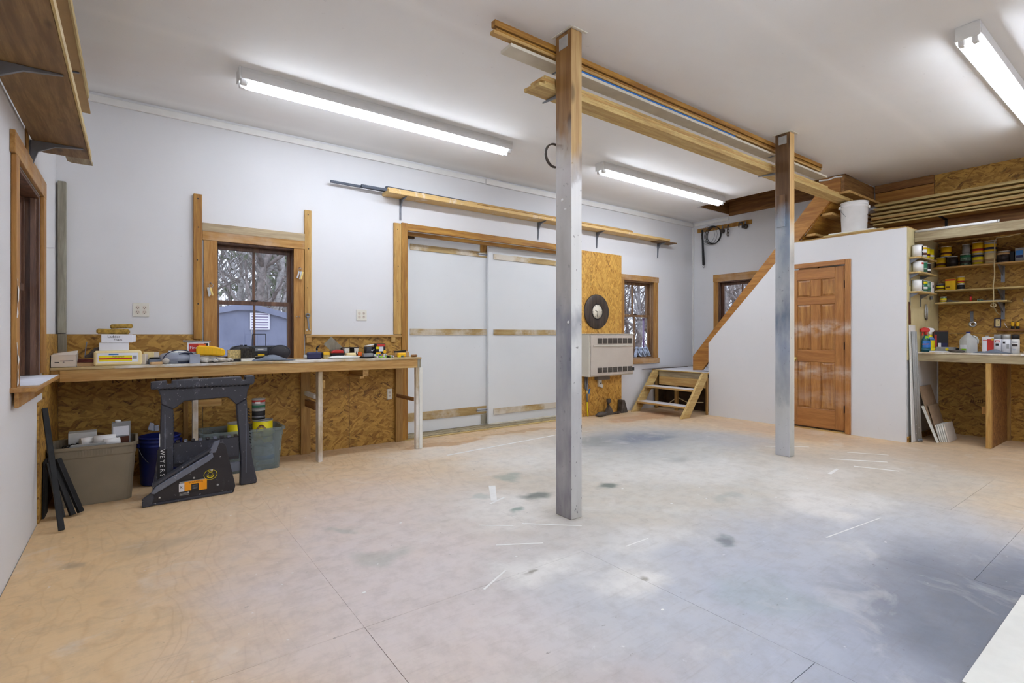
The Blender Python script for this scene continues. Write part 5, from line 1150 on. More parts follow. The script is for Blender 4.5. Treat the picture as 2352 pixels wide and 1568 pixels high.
t = thing('storage_can', 'dark grey can with tilted white lid near the bench right end', 'can', (2.045, 5.36, Zb)); t.scale = (.85, .85, .9); MB().lathe([(0, 0), (.06, 0), (.06, .122), (0, .122)], (0, 0, 0), 22).build('body', M['horse_d'], t)
l_ = MB().lathe([(0, .0), (.064, 0), (.064, .008), (.0, .011)], (0, 0, 0), 22).build('lid', M['white'], t); l_.location = (.01, 0, .135); l_.rotation_euler = (0, -.15, 0)
MB().tube([(.005, -.0605, .085), (.02, -.0605, .07), (.045, -.0605, .095)], .004, 6).build('check_mark', M['white'], t)
t = cbox('drill_bit_case', 'dark box with red, white and yellow print near the bench right end', (2.145, 5.31, Zb), (.11, .06, .145), 'ink'); d = (.11, .06, .145)
lab(t, d, -.02, .03, .06, .11, 'paper'); lab(t, d, -.05, -.015, .085, .11, 'lemon'); lab(t, d, -.04, .05, .112, .138, 'redlab'); lab(t, d, -.05, -.0, .02, .05, 'yellow'); MB().cyl((.045, -.034, .055), (.045, -.0305, .055), .018, n=12).build('sticker', M['yellow'], t)
GB = 'small spray nozzles heaped on the bench right end'
rnd = random.Random(5)
for k in range(16):
    x = 2.00+.022*(k % 9)+rnd.uniform(-.004, .004); y = 5.06+.045*(k//9)+rnd.uniform(-.008, .008); z = Zb+.013 + (.0 if k < 9 else .016)
    t = thing('nozzle', 'little pale and dark nozzle in the heap before the printed box', 'nozzle', (x, y, z), rnd.uniform(-.5, .5), GB)
    MB().cyl((0, -.028, 0), (0, .028, 0), .0115, n=9).build('barrel', M[rnd.choice(['glove', 'blackm', 'steel', 'whiteboard'])], t); MB().cyl((0, -.031, 0), (0, -.0285, 0), .0085, n=9).build('cap', M[rnd.choice(['white', 'lime', 'greylab', 'redlab'])], t)
t = thing('tape_measure', 'yellow tape measure near the bench right corner', 'tape measure', (2.30, 5.12, Zb)); MB().box(-.035, .06, -.022, .022, 0, .045).build('case', M['yellow'], t, .008); MB().box(-.035, -.005, -.0235, -.022, .0, .016).build('tape', M['lemon'], t); MB().box(.0, .03, -.0235, -.022, .002, .018).build('label', M['grcan'], t)
t = thing('utility_knife', 'dark handled knife lying over the tape measure', 'knife', (2.32, 5.17, Zb+.052)); MB().obox((.0, 0, .008), (.14, .02, .016), (0, -.06, .05)).build('handle', M['blackm'], t, .004); MB().obox((.085, .0, .006), (.04, .014, .003), (0, -.06, .05)).build('blade', M['zinc'], t)
cbox('knife_rest', 'tan wood scrap behind the tape measure', (2.34, 5.18, Zb), (.16, .04, .05), 'tan', 0, 'scrap')
t = thing('chisel', 'brown handled chisel at the very right end of the bench', 'chisel', (2.385, 5.03, Zb)); MB().tube([(.0, 0, .014), (.06, 0, .015)], .013, 8).build('handle', M['joist'], t); MB().box(.062, .075, -.006, .006, .010, .016).build('blade', M['bright'], t)

# ------------------------------------------------------------------ under the bench
def tote(name, label, x, y, w, d, h, mat, rz=0.0, ribs=True, tp=.88, rim=.012, group=None, cr=.05):
    t = thing(name, label, 'tote', (x, y, 0), rz, group)
    def ring(k, z, e=0.0):
        W_, D_ = w/2*k+e, d/2*k+e; pts = []; r = cr
        for cx, cy, a0 in ((W_-r, D_-r, 0), (-W_+r, D_-r, PI/2), (-W_+r, -D_+r, PI), (W_-r, -D_+r, 1.5*PI)):
            for i in range(5): pts.append((cx+r*math.cos(a0+PI/8*i), cy+r*math.sin(a0+PI/8*i), z))
        return pts
    lv = [ring(tp, .002), ring(tp+.09*(1-tp)/.12, h*.8), ring(tp+.09*(1-tp)/.12+.02, h*.82), ring(1, h-.02), ring(1, h-.02, rim), ring(1, h, rim), ring(1, h, -.006), ring(tp, .02, -.01)]
    n = 20; mb = MB(); vs = [p for L in lv for p in L]
    fs = [(j*n+i, j*n+(i+1) % n, (j+1)*n+(i+1) % n, (j+1)*n+i) for j in range(len(lv)-1) for i in range(n)]
    mb.add(vs, fs, 0, False); mb.add(lv[0], [list(range(n))]); mb.add(lv[-1], [list(range(n))])
    mb.build('body', M[mat], t)
    if ribs:
        for k in range(13): MB().box(-.10+.0165*k, -.093+.0165*k, -d/2-.004, -d/2+.004, h*.84, h-.03).build('rib', M[mat], t)
    return t
tote('storage_tote', 'large taupe plastic tote full of hardware under the left end of the bench', -.225, 4.925, .49, .40, .425, 'taupe')
cbox('metal_box', 'grey ridged metal box in the taupe tote at its back left', (-.305, 5.02, .37), (.165, .12, .12), 'zinc', .05); 
t = cbox('carton', 'tall white carton with grey label standing in the taupe tote', (-.075, 5.00, .37), (.115, .09, .17), 'greylab', 0); d = (.115, .09, .17); lab(t, d, -.048, .050, .075, .145, 'paper'); lab(t, d, -.048, .050, .02, .066, 'brownlab'); MB().cyl((-.02, 0, .17), (-.02, 0, .188), .018, n=12).build('cap', M['white'], t)
cbox('filler_carton', 'low grey box at the bottom of the taupe tote', (-.23, 4.93, .024), (.33, .24, .345), 'steel')
for k, (x, y, r, L, lb) in enumerate([(-.17, 4.90, .042, .13, 'white paper roll in front of the tall carton in the tote'), (-.13, 4.86, .030, .10, 'smaller white roll at the tote front'), (-.27, 4.93, .036, .09, 'white plastic bottle lying in the tote middle')]):
    t = thing('white_roll', lb, 'roll', (x, y, .385+r), .15*k); MB().cyl((-L/2, 0, 0), (L/2, 0, 0), r, n=14).build('roll', M['white'], t); MB().cyl((L/2, 0, 0), (L/2+.003, 0, 0), r*.4, n=10).build('core', M['card'], t)
t = thing('metal_bracket', 'thin grey metal bracket lying at the front of the taupe tote', 'bracket', (-.26, 4.80, .39)); MB().box(-.10, .10, -.01, .01, 0, .04).box(-.10, .10, .01, .05, 0, .003).build('angle', M['zinc'], t, .001)
t = thing('black_coil', 'tangle of black wire at the left side of the taupe tote', 'wire', (-.36, 4.86, .38)); 
for k in range(4): MB().tube([(.05*math.cos(a+k), .04*math.sin(a), .012+.035*math.sin(a*2+k)) for a in [2*PI*i/16 for i in range(16)]], .004, 5, closed=True).build('loop', M['blackm'], t)
# black metal bars leaning in the corner
def legs(label, pts, w, th): 
    t = thing('angle_iron', label, 'angle iron', pts[0], 0, None); o = Vector(pts[0])
    a, b = Vector(pts[0]), Vector(pts[1]); d_ = (b-a).normalized(); u = Vector((0, 0, 1)).cross(d_).normalized(); q = d_.cross(u)
    vs = []
    for p in (a, b):
        for s1, s2 in ((-1, -1), (1, -1), (1, 1), (-1, 1)): vs.append(p+u*s1*w/2+q*s2*th/2)
    mb = MB(o); mb.add(vs, [(0, 1, 2, 3), (4, 7, 6, 5), (0, 4, 5, 1), (1, 5, 6, 2), (2, 6, 7, 3), (3, 7, 4, 0)]); mb.build('bar', M['blackm'], t, .002)
    vs = []
    for p in (a+d_*.04, b-d_*.04):
        for s1, s2 in ((-.35, -1.0), (.35, -1.0), (.35, -1.25), (-.35, -1.25)): vs.append(p+u*s1*w+q*s2*th/2)
    mb = MB(o); mb.add(vs, [(0, 1, 2, 3), (4, 7, 6, 5), (0, 4, 5, 1), (1, 5, 6, 2), (2, 6, 7, 3), (3, 7, 4, 0)]); mb.build('flange', M['horse_d'], t)
    return t
legs('tall black metal bar leaning highest in the left corner', ((-.355, 4.19, .012), (-.468, 4.53, .735)), .030, .018)
legs('short black metal bar leaning against the taupe tote, right one', ((-.285, 4.53, .016), (-.41, 4.61, .38)), .04, .02)
legs('short black metal bar second from the right by the tote', ((-.325, 4.50, .014), (-.435, 4.60, .37)), .035, .018)
legs('short black metal bar third from the right by the tote', ((-.375, 4.47, .014), (-.455, 4.60, .36)), .032, .016)
o = MB((-.46, 4.62, 0)).prism([(4.56, .002), (4.73, .002), (4.73, .37), (4.60, .37)], 'x', -.484, -.472).build('metal_sheet', M['blackm'], None, .002); o.location = (-.46, 4.62, 0); tag(o, 'flat black metal sheet standing behind the leaning black bars', 'sheet')
bucket('blue five-gallon bucket under the bench behind the sawhorse', (.175, 5.14, .002), .148, .385, 'navy', 3, bail_ang=.3)
# translucent bin with paint cans
tote('clear_bin', 'translucent grey-green plastic bin under the bench holding paint cans', .79, 5.20, .65, .36, .375, 'binp', 0, False, .9, .014, cr=.04)
def can(label, c, r, h, side, band=None, band2=None, lid='zinc', group=None, n=18, name='paint_can', top=None, txt=None):
    t = thing(name, label, 'paint can', c, 0, group)
    MB().lathe([(0, 0), (r*.985, 0), (r*1.015, .003), (r*.99, .006), (r*.99, h-.008), (r*1.02, h-.005), (r*1.02, h-.001), (r*.9, h-.001), (r*.88, h-.006), (0, h-.006)], (0, 0, 0), n).build('body', M[lid], t)
    MB().lathe([(r, .008), (r, h-.010)], (0, 0, 0), n).build('label', M[side], t)
    if band: MB().lathe([(r*1.006, h*.22), (r*1.006, h*.42)], (0, 0, 0), n).build('label_band', M[band], t)
    if band2: MB().lathe([(r*1.006, h*.70), (r*1.006, h*.88)], (0, 0, 0), n).build('label_band', M[band2], t)
    return t
can('large blue-grey can at the bottom of the translucent bin', (.985, 5.22, .022), .086, .20, 'paleblue', 'bluelab')
c1 = can('yellow stain can with brown arch label in the translucent bin', (.965, 5.19, .2235), .085, .21, 'lemon', None, None)
MB().lathe([(.0865, .125), (.0865, .165)], (0, 0, 0), 30).build('tmp', M['brownlab'], c1)
bpy.data.objects.remove(bpy.data.objects['tmp'])
def curved(t, r, a0, a1, z0, z1, mat, nm='label_patch', n=10, arch=0.0):
    MB().sheet(lambda u, v: (r*math.cos(a0+(a1-a0)*u), r*math.sin(a0+(a1-a0)*u), z0+(z1-z0)*v+arch*math.sin(PI*u)), n, 1).build(nm, M[mat], t)
curved(c1, .0858, -2.45, -1.35, .105, .130, 'brownlab', arch=.045); curved(c1, .0858, -2.3, -1.5, .135, .150, 'tan', arch=.012)
for k, ch in enumerate('Cabot'):
    a = -2.28+.19*k; letters('lettering', ch, .036, (.0866*math.cos(a), .0866*math.sin(a), .105), (PI/2, 0, a+PI/2), M['ink'], c1, .0004)
can('second yellow stain can in the translucent bin, half hidden by the sawhorse leg', (.76, 5.19, .2235), .083, .205, 'lemon', 'brownlab')
can('upturned can carrying the half hidden yellow can in the bin', (.76, 5.20, .022), .083, .20, 'greylab')
can('black quart can standing on the yellow can in the bin', (.93, 5.19, .4345), .056, .095, 'ink', 'steel', None)
c2 = can('grey and green quart can topmost of the bin stack', (.93, 5.19, .530), .057, .10, 'greylab', 'green', 'redlab'); curved(c2, .0575, -2.3, -1.5, .058, .075, 'white')
# ------------------------------------------------------------------ sawhorses
t = thing('sawhorse', 'upright black plastic folding sawhorse under the bench', 'sawhorse', (.45, 4.66, 0)); o = t.location
MB(o).prism([(.105, .815), (.105, .868), (.205, .872), (.205, .846), (.235, .848), (.235, .874), (.70, .880), (.70, .852), (.73, .853), (.73, .882), (.795, .884), (.795, .835), (.785, .815)], 'y', 4.60, 4.70).build('top_rail', M['horse'], t, .004)
for k in range(26): MB(o).box(.118+.0258*k, .130+.0258*k, 4.597, 4.5995, .812, .826).build('tooth', M['horse_d'], t)
MB(o).prism([(.145, .813), (.77, .813), (.748, .76), (.742, .70), (.668, .655), (.625, .705), (.60, .72), (.315, .712), (.245, .655), (.168, .70), (.165, .76)], 'y', 4.625, 4.685).build('gusset', M['horse'], t, .006)
for nm, poly in (('leg', [(.168, .699), (.245, .654), (.243, .20), (.232, .002), (.108, .002), (.125, .15), (.158, .40)]), ('leg', [(.668, .654), (.742, .699), (.765, .35), (.785, .20), (.818, .03), (.815, .002), (.695, .002), (.70, .20), (.688, .40)])):
    lg = MB(o).prism(poly, 'y', 4.625, 4.69).build(nm, M['horse'], t, .006)
    xs_ = [p[0] for p in poly]; xa = min(xs_)+.05; 
    MB(o).box(xa+(.03 if xa < .4 else .015), xa+(.036 if xa < .4 else .021), 4.6225, 4.6248, .10, .62).build('ridge', M['horse_l'], lg)
    for k in range(14): MB(o).box((.2445 if xa < .4 else .757+.0012*(14-k)), (.250 if xa < .4 else .763+.0012*(14-k)), 4.63, 4.68, .28+.025*k, .29+.025*k).build('tooth', M['horse_d'], lg)
MB(o).box(.125, .155, 4.61, 4.65, .505, .545).prism([(.085, .52), (.125, .505), (.125, .56), (.10, .57)], 'y', 4.615, 4.645).build('latch', M['horse_l'], t, .003)
MB(o).box(.245, .69, 4.645, 4.675, .215, .395).build('tray', M['horse'], t, .004)
for k in range(9):
    MB(o).box(.262+.049*k, .286+.049*k, 4.638, 4.68, .3955, .412).build('tray_lug', M['horse_l'] if k % 2 else M['horse_d'], t, .002)
MB(o).box(.252, .685, 4.6415, 4.6448, .225, .24).build('tray_rib', M['horse_d'], t); MB(o).box(.236, .70, 4.65, 4.68, .115, .19).build('lower_bar', M['horse_l'], t, .004)
MB(o).box(.143, .205, 4.6215, 4.6248, .12, .362).build('name_band', M['ink'], t)
for k, ch in enumerate('WEYERS'): letters('lettering', ch, .042, (.174-.45, 4.6212-4.66, .342-.034*k), (PI/2, PI/2, 0), M['white'], t, .0004)
MB(o).box(.157, .161, 4.6225, 4.6248, .385, .48).build('paint_streak', M['white'], t)
t = thing('sawhorse', 'folded black sawhorse half with orange warning label lying on edge in front', 'sawhorse', (.35, 4.48, 0)); o = t.location
MB(o).prism([(.055, .002), (.060, .055), (.105, .085), (.135, .13), (.475, .315), (.485, .405), (.555, .392), (.572, .37), (.636, .05), (.622, .002)], 'y', 4.455, 4.475).build('side_plate', M['horse_d'], t, .003)
MB(o).prism([(.10, .095), (.13, .14), (.478, .335), (.486, .30), (.46, .275), (.12, .085)], 'y', 4.425, 4.4545).build('channel', M['horse_l'], t, .004)
MB(o).prism([(.105, .15), (.47, .365), (.476, .35), (.112, .13)], 'y', 4.43, 4.50).build('channel_lip', M['horse'], t, .003); MB(o).prism([(.455, .33), (.49, .41), (.53, .42), (.50, .33)], 'y', 4.43, 4.4545).build('corner_lug', M['horse_l'], t, .004)
MB(o).prism([(.05, .002), (.05, .06), (.105, .10), (.12, .06), (.10, .002)], 'y', 4.435, 4.4545).build('foot', M['horse'], t, .004)
MB(o).box(.057, .612, 4.445, 4.4548, .003, .020).build('base_edge', M['horse'], t, .002)
for x, z in ((.152, .05), (.362, .158), (.475, .20), (.475, .30), (.515, .08), (.325, .055)): MB(o).lathe([(.008, -.003), (.006, -.006), (0, -.007)], (x, 4.455, z), 10, axis='y').build('rivet', M['zinc'], t)
LY = 4.4545
def pp(nm, poly, mat, off): MB(o).prism(poly, 'y', LY-off, LY-.0001).build(nm, M[mat], t)
def sk(x, z): return (x, z)    # the label runs parallel to the lower edge
def quad(x0, x1, z0, z1): return [sk(x0, z0), sk(x1, z0), sk(x1, z1), sk(x0, z1)]
pp('warning_label', quad(.268, .445, .052, .155), 'black', .0004); pp('label_grey', quad(.272, .44, .128, .142), 'greylab', .0008)
pp('label_white', quad(.268, .302, .068, .128), 'paper', .0008); pp('label_orange', quad(.302, .445, .115, .137), 'amberlab', .0012); pp('label_orange', quad(.303, .345, .070, .1148), 'amberlab', .0012); pp('label_orange', quad(.392, .445, .062, .1148), 'amberlab', .0012)
for k in range(4): pp('label_line', quad(.352, .385, .078+.008*k, .080+.008*k), 'greylab', .0012)
for k in range(3): pp('label_line', quad(.272, .33, .040+.008*k, .044+.008*k), 'greylab', .0006)
letters('lettering', 'WARNING', .019, (.374-.35, LY-.0014-4.48, .1265), (PI/2, 0, 0), M['ink'], t, .0003); letters('lettering', 'K', .028, (.285-.35, LY-.001-4.48, .10), (PI/2, 0, 0), M['ink'], t, .0003)
lc = (.468, LY, .165)
MB(o).lathe([(.0415, -.0012), (.0445, -.0012), (.0445, -.0002), (.0415, -.0002), (.0415, -.0012)], lc, 32, axis='y', sy=.86).build('logo_ring', M['lemon'], t)
MB(o).sheet(lambda u, v: (lc[0]+(.019+.007*v)*math.cos(-PI*.05-PI*.9*u), LY-.001, lc[2]-.002+(.019+.007*v)*math.sin(-PI*.05-PI*.9*u)*.9), 14, 1).build('logo_smile', M['lemon'], t)
letters('lettering', 'PLST', .018, (lc[0]-.35, LY-.0012-4.48, lc[2]+.024), (PI/2, -.05, 0), M['lemon'], t, .0003)
MB(o).tube([(lc[0]+.016*math.cos(a), LY-.0012, lc[2]+.003+.014*math.sin(a)) for a in [2*PI*i/16 for i in range(16)]], .0012, 4, closed=True).build('logo_dot', M['lemon'], t)

# ------------------------------------------------------------------ paint recess: shelves, bench, contents
t = thing('corner_shelves', 'three small plank shelves on the cream closet wall', 'shelf', (7.35, 1.95, 1.7)); o = t.location
for z in (2.097, 1.927, 1.709):
    MB(o).prism([(7.062, 1.985), (7.062, 1.885), (7.075, 1.878), (7.65, 1.878), (7.66, 1.885), (7.66, 1.985)], 'z', z-.018, z).build('shelf_board', M['pale_x'], t, .002)
    for x in (7.08, 7.45): MB(o).box(x, x+.012, 1.979, 1.9865, z-.16, z-.019).prism([(1.978, z-.019), (1.90, z-.019), (1.90, z-.024), (1.978, z-.07)], 'x', x+.003, x+.009).build('bracket', M['steel'], t)
t = thing('back_shelves', 'three long plank shelves on the OSB wall above the paint bench', 'shelf', (8.0, 1.3, 1.6)); o = t.location
for z, y0, y1 in ((2.037, -.3, 1.975), (1.757, -.3, 1.955), (1.609, 1.312, 1.955)):
    MB(o).box(7.875, RX-.0125, y0, y1, z-.018, z).build('shelf_board', M['pine_y'] if z > 2 else M['pale_y'], t, .002)
    for y in (1.39, .5):
        if y < y0: continue
        MB(o).box(RX-.020, RX-.0125, y-.016, y+.016, z-.21, z-.0185).prism([(RX-.021, z-.0185), (7.90, z-.0185), (7.90, z-.026), (RX-.021, z-.13)], 'y', y-.006, y+.006).build('bracket', M['steel'], t)
zs1, zs2, zs3 = 2.0375, 1.7575, 1.6095
X8 = 7.985
can('yellow stain can standing at the left end of the top back shelf', (X8, 1.925, zs1), .047, .128, 'gold', 'brownlab'); can('dark speckled can second on the top back shelf', (X8+.005, 1.815, zs1), .051, .128, 'darkcan')
can('yellow stain can stacked over the two leftmost cans of the top back shelf', (X8, 1.872, zs1+.1285), .052, .128, 'gold', 'brownlab')
can('green and white printed can third on the top back shelf', (X8, 1.69, zs1), .051, .14, 'grcan', 'darkcan', 'green'); can('plain grey can on top of the green and white can', (X8, 1.685, zs1+.1405), .037, .118, 'greylab')
can('bright yellow can with dark band fourth on the top back shelf', (X8, 1.580, zs1), .051, .13, 'lemon', 'tan', 'navylab'); can('amber can stacked on the bright yellow can with the dark band', (X8, 1.580, zs1+.1305), .051, .135, 'gold', 'redlab', None)
can('cream and tan banded can fifth on the top back shelf', (X8, 1.472, zs1), .052, .133, 'foam', 'tan'); can('yellow can with navy label stacked on the cream can', (X8, 1.472, zs1+.1335), .052, .135, 'gold', 'navylab', 'greylab')
can('black can with tan arch label sixth on the top back shelf', (X8, 1.358, zs1), .055, .132, 'darkcan', None, 'tan')
cbox('dark_carton', 'narrow black carton on the top back shelf beside the grey box', (X8, 1.285, zs1), (.06, .035, .12), 'ink', 0); 
t = cbox('grey_carton', 'blue-grey printed carton at the right edge of the top back shelf', (X8, 1.175, zs1), (.09, .165, .15), 'greylab', 0); MB().box(-.0458, -.0452, .02, .078, .07, .12).build('label', M['bluelab'], t); MB().box(-.0458, -.0452, .02, .075, .04, .068).build('label', M['navylab'], t); MB().lathe([(.03, -.0458), (0, -.0458)], (0, -.03, .08), 16, axis='x').build('label_disc', M['white'], t)
can('short yellow can at the left end of the middle back shelf', (X8, 1.925, zs2), .041, .086, 'lemon', 'brownlab', 'navylab')
t = cbox('amber_box', 'amber square tin on the middle back shelf', (X8, 1.825, zs2), (.09, .095, .135), 'gold', 0); MB().box(-.0458, -.0452, -.047, .047, .112, .13).build('label', M['redlab'], t); MB().box(-.0458, -.0452, .0, .04, .03, .045).build('label', M['brownlab'], t)
can('small black can on the middle back shelf', (X8, 1.734, zs2), .035, .068, 'ink', None, None); can('small yellow can stacked on the small black can', (X8, 1.734, zs2+.0685), .033, .088, 'gold', 'redlab')
can('flat yellow-green tin on the lowest back shelf', (X8, 1.898, zs3), .031, .075, 'lemon', 'tan', 'grcan')
t = thing('pliers', 'pair of grey pliers on the lowest back shelf', 'pliers', (X8-.03, 1.80, zs3+.001)); 
for s in (-1, 1): MB().tube([(0, -.055, .01), (0, .0, .012), (.0+.01*s, .03, .018+.006*s), (.015*s, .06, .02+.012*s)], [.004, .007, .006, .005], 6).build('handle', M['steel'], t)
t = thing('red_tube', 'small red tube standing on the lowest back shelf', 'tube', (X8-.02, 1.64, zs3)); MB().cyl((0, 0, 0), (0, 0, .06), .011, n=10).build('body', M['redlab'], t); MB().cyl((0, 0, .0605), (0, 0, .07), .007, n=8).build('cap', M['maroon'], t)
t = thing('file', 'thin grey file lying at the right of the lowest back shelf', 'file', (X8-.03, 1.48, zs3+.001)); MB().box(-.006, .006, -.10, .05, 0, .008).build('blade', M['steel'], t); MB().cyl((0, .05, .01), (0, .10, .01), .009, n=8).build('handle', M['grcan'], t)
# cans on the corner shelves
Yc = 1.93
can('white can at the outer end of the top corner shelf', (7.145, Yc, 2.0975), .05, .135, 'white', None, None); t = COL.objects[-1].parent; curved(t, .0505, -2.0, -1.0, .012, .12, 'ink'); curved(t, .0508, -1.9, -1.2, .05, .065, 'white')
can('white and yellow can second on the top corner shelf', (7.29, Yc, 2.0975), .05, .135, 'white', 'brownlab', 'gold'); can('yellow can third on the top corner shelf', (7.41, Yc, 2.0975), .048, .132, 'lemon', 'brownlab'); can('yellow and white can at the inner end of the top corner shelf', (7.54, Yc, 2.0975), .05, .13, 'lemon', 'white')
c = can('white can with red print on the middle corner shelf', (7.165, Yc, 1.9275), .05, .125, 'white'); curved(c, .0505, -2.2, -1.5, .085, .105, 'redlab')
can('dark green can on the middle corner shelf', (7.30, Yc, 1.9275), .05, .125, 'green', 'grcan'); can('brown and white can at the inner end of the middle corner shelf', (7.43, Yc, 1.9275), .048, .12, 'darkcan', 'white')
c = can('white can with purple-black label on the lowest corner shelf', (7.15, Yc, 1.7095), .052, .13, 'white'); curved(c, .0525, -2.0, -.6, .012, .12, 'ink'); curved(c, .0528, -1.8, -.9, .05, .07, 'white')
can('green and yellow can second on the lowest corner shelf', (7.30, Yc, 1.7095), .05, .13, 'green', 'white', 'lemon'); can('green speckled can third on the lowest corner shelf', (7.425, Yc, 1.7095), .05, .128, 'grcan', 'green')
t = cbox('white_tin', 'white rectangular tin at the inner end of the lowest corner shelf', (7.56, Yc, 1.7095), (.085, .07, .125), 'white', 0, 'tin'); MB().box(-.02, .025, -.0362, -.0352, .06, .09).build('label', M['navylab'], t); MB().cyl((.02, 0, .125), (.02, 0, .14), .014, n=10).build('cap', M['zinc'], t)
# tools hanging on the cream wall
t = thing('pliers', 'long grey pliers hanging on the cream wall under the corner shelves', 'pliers', (7.68, 1.97, 1.5)); o = t.location
MB(o).tube([(7.60, 1.975, 1.58), (7.585, 1.972, 1.50), (7.60, 1.975, 1.42)], [.006, .009, .007], 6).tube([(7.64, 1.975, 1.58), (7.655, 1.972, 1.50), (7.66, 1.975, 1.42)], [.006, .009, .007], 6).build('handle', M['zinc'], t); MB(o).blob((7.63, 1.972, 1.415), (.06, .02, .05), 10, 2, .05).build('jaw', M['rust'], t)
t = thing('pulley', 'small grey pulley hanging below the lowest corner shelf', 'pulley', (7.80, 1.97, 1.62)); o = t.location
MB(o).lathe([(.008, -.008), (.024, -.008), (.018, 0), (.024, .008), (.008, .008), (.008, -.008)], (7.80, 1.97, 1.665), 14, axis='y').build('sheave', M['steel'], t); MB(o).box(7.797, 7.803, 1.972, 1.976, 1.55, 1.66).build('rod', M['steel'], t); MB(o).cyl((7.80, 1.986, 1.70), (7.80, 1.96, 1.70), .003, n=6).build('nail', M['steel'], t)
o = MB((7.06, 1.98, 1.45)).prism([(7.048, 1.335), (7.108, 1.335), (7.098, 1.48), (7.07, 1.58), (7.048, 1.59)], 'y', 1.9795, 1.9865).build('saw_blade', M['brownlab'], None); o.location = (7.06, 1.98, 1.45); tag(o, 'dark purple-brown saw blade hanging at the outer edge of the cream wall', 'saw')
# paint bench
t = thing('paint_bench', 'worn pine bench in the paint recess on the right', 'workbench', (7.7, 1.2, 0)); o = t.location
MB(o).box(7.335, RX-.0125, -.4, 1.9845, 1.0, 1.018).build('top', M['benchtop'], t, .002); MB(o).box(7.34, 7.378, -.4, 1.9845, .912, .9995).build('apron', M['graywood_y'], t, .003)
MB(o).box(7.345, 7.392, 1.346, 1.392, .001, .9115).build('leg', M['pine_z'], t, .003); MB(o).box(7.393, RX-.056, 1.347, 1.360, .001, .9115).build('divider_panel', M['joist'], t); MB(o).box(7.44, RX-.06, 1.3605, 1.40, .60, .69).build('brace', M['graywood_z'], t, .002)
MB(o).box(7.39, 7.402, 1.393, 1.43, .36, .44).build('block', M['amber_z'], t); MB(o).box(7.332, 7.3345, .95, 1.12, 1.002, 1.0185).build('paint_patch', M['white'], t)
Zp = 1.0185
def spray(label, x, y, body, liquid, trig, labm, zt, rz):
    t = thing('spray_bottle', label, 'bottle', (x, y, Zp), rz)
    MB().lathe([(0, 0), (.044, 0), (.047, .01), (.047, .12), (.040, .15), (.018, .185), (.014, .20), (0, .20)], (0, 0, 0), 18, sy=.62).build('body', M[body], t)
    MB().lathe([(.0478, .004), (.0478, .045)], (0, 0, 0), 18, sy=.62).build('liquid', M[liquid], t)
    MB().cyl((0, 0, .20), (0, 0, .232), .016, n=12).build('collar', M[trig], t)
    MB().prism([(-.06, .245), (-.05, .232), (.03, .232), (.04, .25), (.03, .275), (-.02, .285), (-.06, .27)], 'y', -.013, .013).build('head', M[trig], t, .004); MB().prism([(-.04, .231), (-.03, .231), (-.028, .20), (-.045, .185)], 'y', -.006, .006).build('trigger', M[trig], t, .002)
    MB().sheet(lambda u, v: (.0483*math.cos(-2.7+2.2*u), .0483*.62*math.sin(-2.7+2.2*u), .05+.075*v), 10, 1).build('label', M[labm], t)
    return t
s1 = spray('blue window-cleaner spray bottle with red trigger on the paint bench', 7.46, 1.935, 'glass' if False else 'teal', 'teal', 'redlab', 'bluelab', 0, -.75)
letters('lettering', 'Windex', .022, (-.022, -.0305, .09), (PI/2, -.12, -.12), M['orange'], s1, .0004); MB().box(-.02, .02, -.0205, -.0195, .15, .185).build('neck_label', M['lime'], s1)
s2 = spray('yellow spray bottle with white trigger behind the blue one', 7.60, 1.93, 'lemon', 'lemon', 'white', 'lemon', 0, -.9); MB().lathe([(.0482, .135), (.030, .168)], (0, 0, 0), 16, sy=.62).build('neck_label', M['bluelab'], s2)
t = cbox('software_box', 'dark printed carton standing at the back corner of the paint bench', (7.85, 1.895, Zp), (.14, .05, .25), 'brownlab', -1.1); d = (.14, .05, .25); lab(t, d, -.06, .065, .02, .235, 'ink'); lab(t, d, -.03, .0, .05, .10, 'paper', 'label', .0012); lab(t, d, -.06, -.04, .05, .20, 'redlab', 'label', .0012); lab(t, d, .0, .06, .03, .10, 'navylab', 'label', .0012)
o = MB((7.48, 1.79, Zp)).obox((7.48, 1.80, Zp+.006), (.10, .20, .011), (0, 0, .12)).build('paper_stack', M['paper'], None); o.location = (7.48, 1.79, Zp); tag(o, 'white papers lying at the front of the paint bench', 'paper')
t = thing('tool_case', 'grey tool holder lying behind the papers on the paint bench', 'tool', (7.66, 1.80, Zp), -.1); MB().box(-.05, .05, -.10, .09, .0, .055).build('case', M['greylab'], t, .012); MB().cyl((-.056, -.03, .03), (-.05, -.03, .03), .016, n=12).build('knob', M['lemon'], t); MB().box(-.02, .02, -.20, -.101, .005, .045).build('grip', M['blackm'], t, .008)
# jug
t = thing('water_jug', 'translucent gallon jug with blue cap on the paint bench', 'jug', (7.52, 1.57, Zp), -.6); t.scale = (.86, .86, .86)
def sq(k, z, r=.035):
    pts = []
    for cx, cy, a0 in ((k-r, k-r, 0), (-k+r, k-r, PI/2), (-k+r, -k+r, PI), (k-r, -k+r, 1.5*PI)):
        for i in range(4): pts.append((cx+r*math.cos(a0+PI/6*i), cy+r*math.sin(a0+PI/6*i), z))
    return pts
lv = [sq(.066, .0, .02), sq(.070, .01, .02), sq(.070, .15, .025), sq(.066, .175, .03), sq(.045, .215, .035), sq(.024, .238, .0235), sq(.021, .25, .0205)]
mb = MB(); mb.add([p for L in lv for p in L], [(j*16+i, j*16+(i+1) % 16, (j+1)*16+(i+1) % 16, (j+1)*16+i) for j in range(6) for i in range(16)], 0, True); mb.add(lv[0], [list(range(16))]); mb.add(lv[-1], [list(range(16))]); mb.build('body', M['jugp'], t)
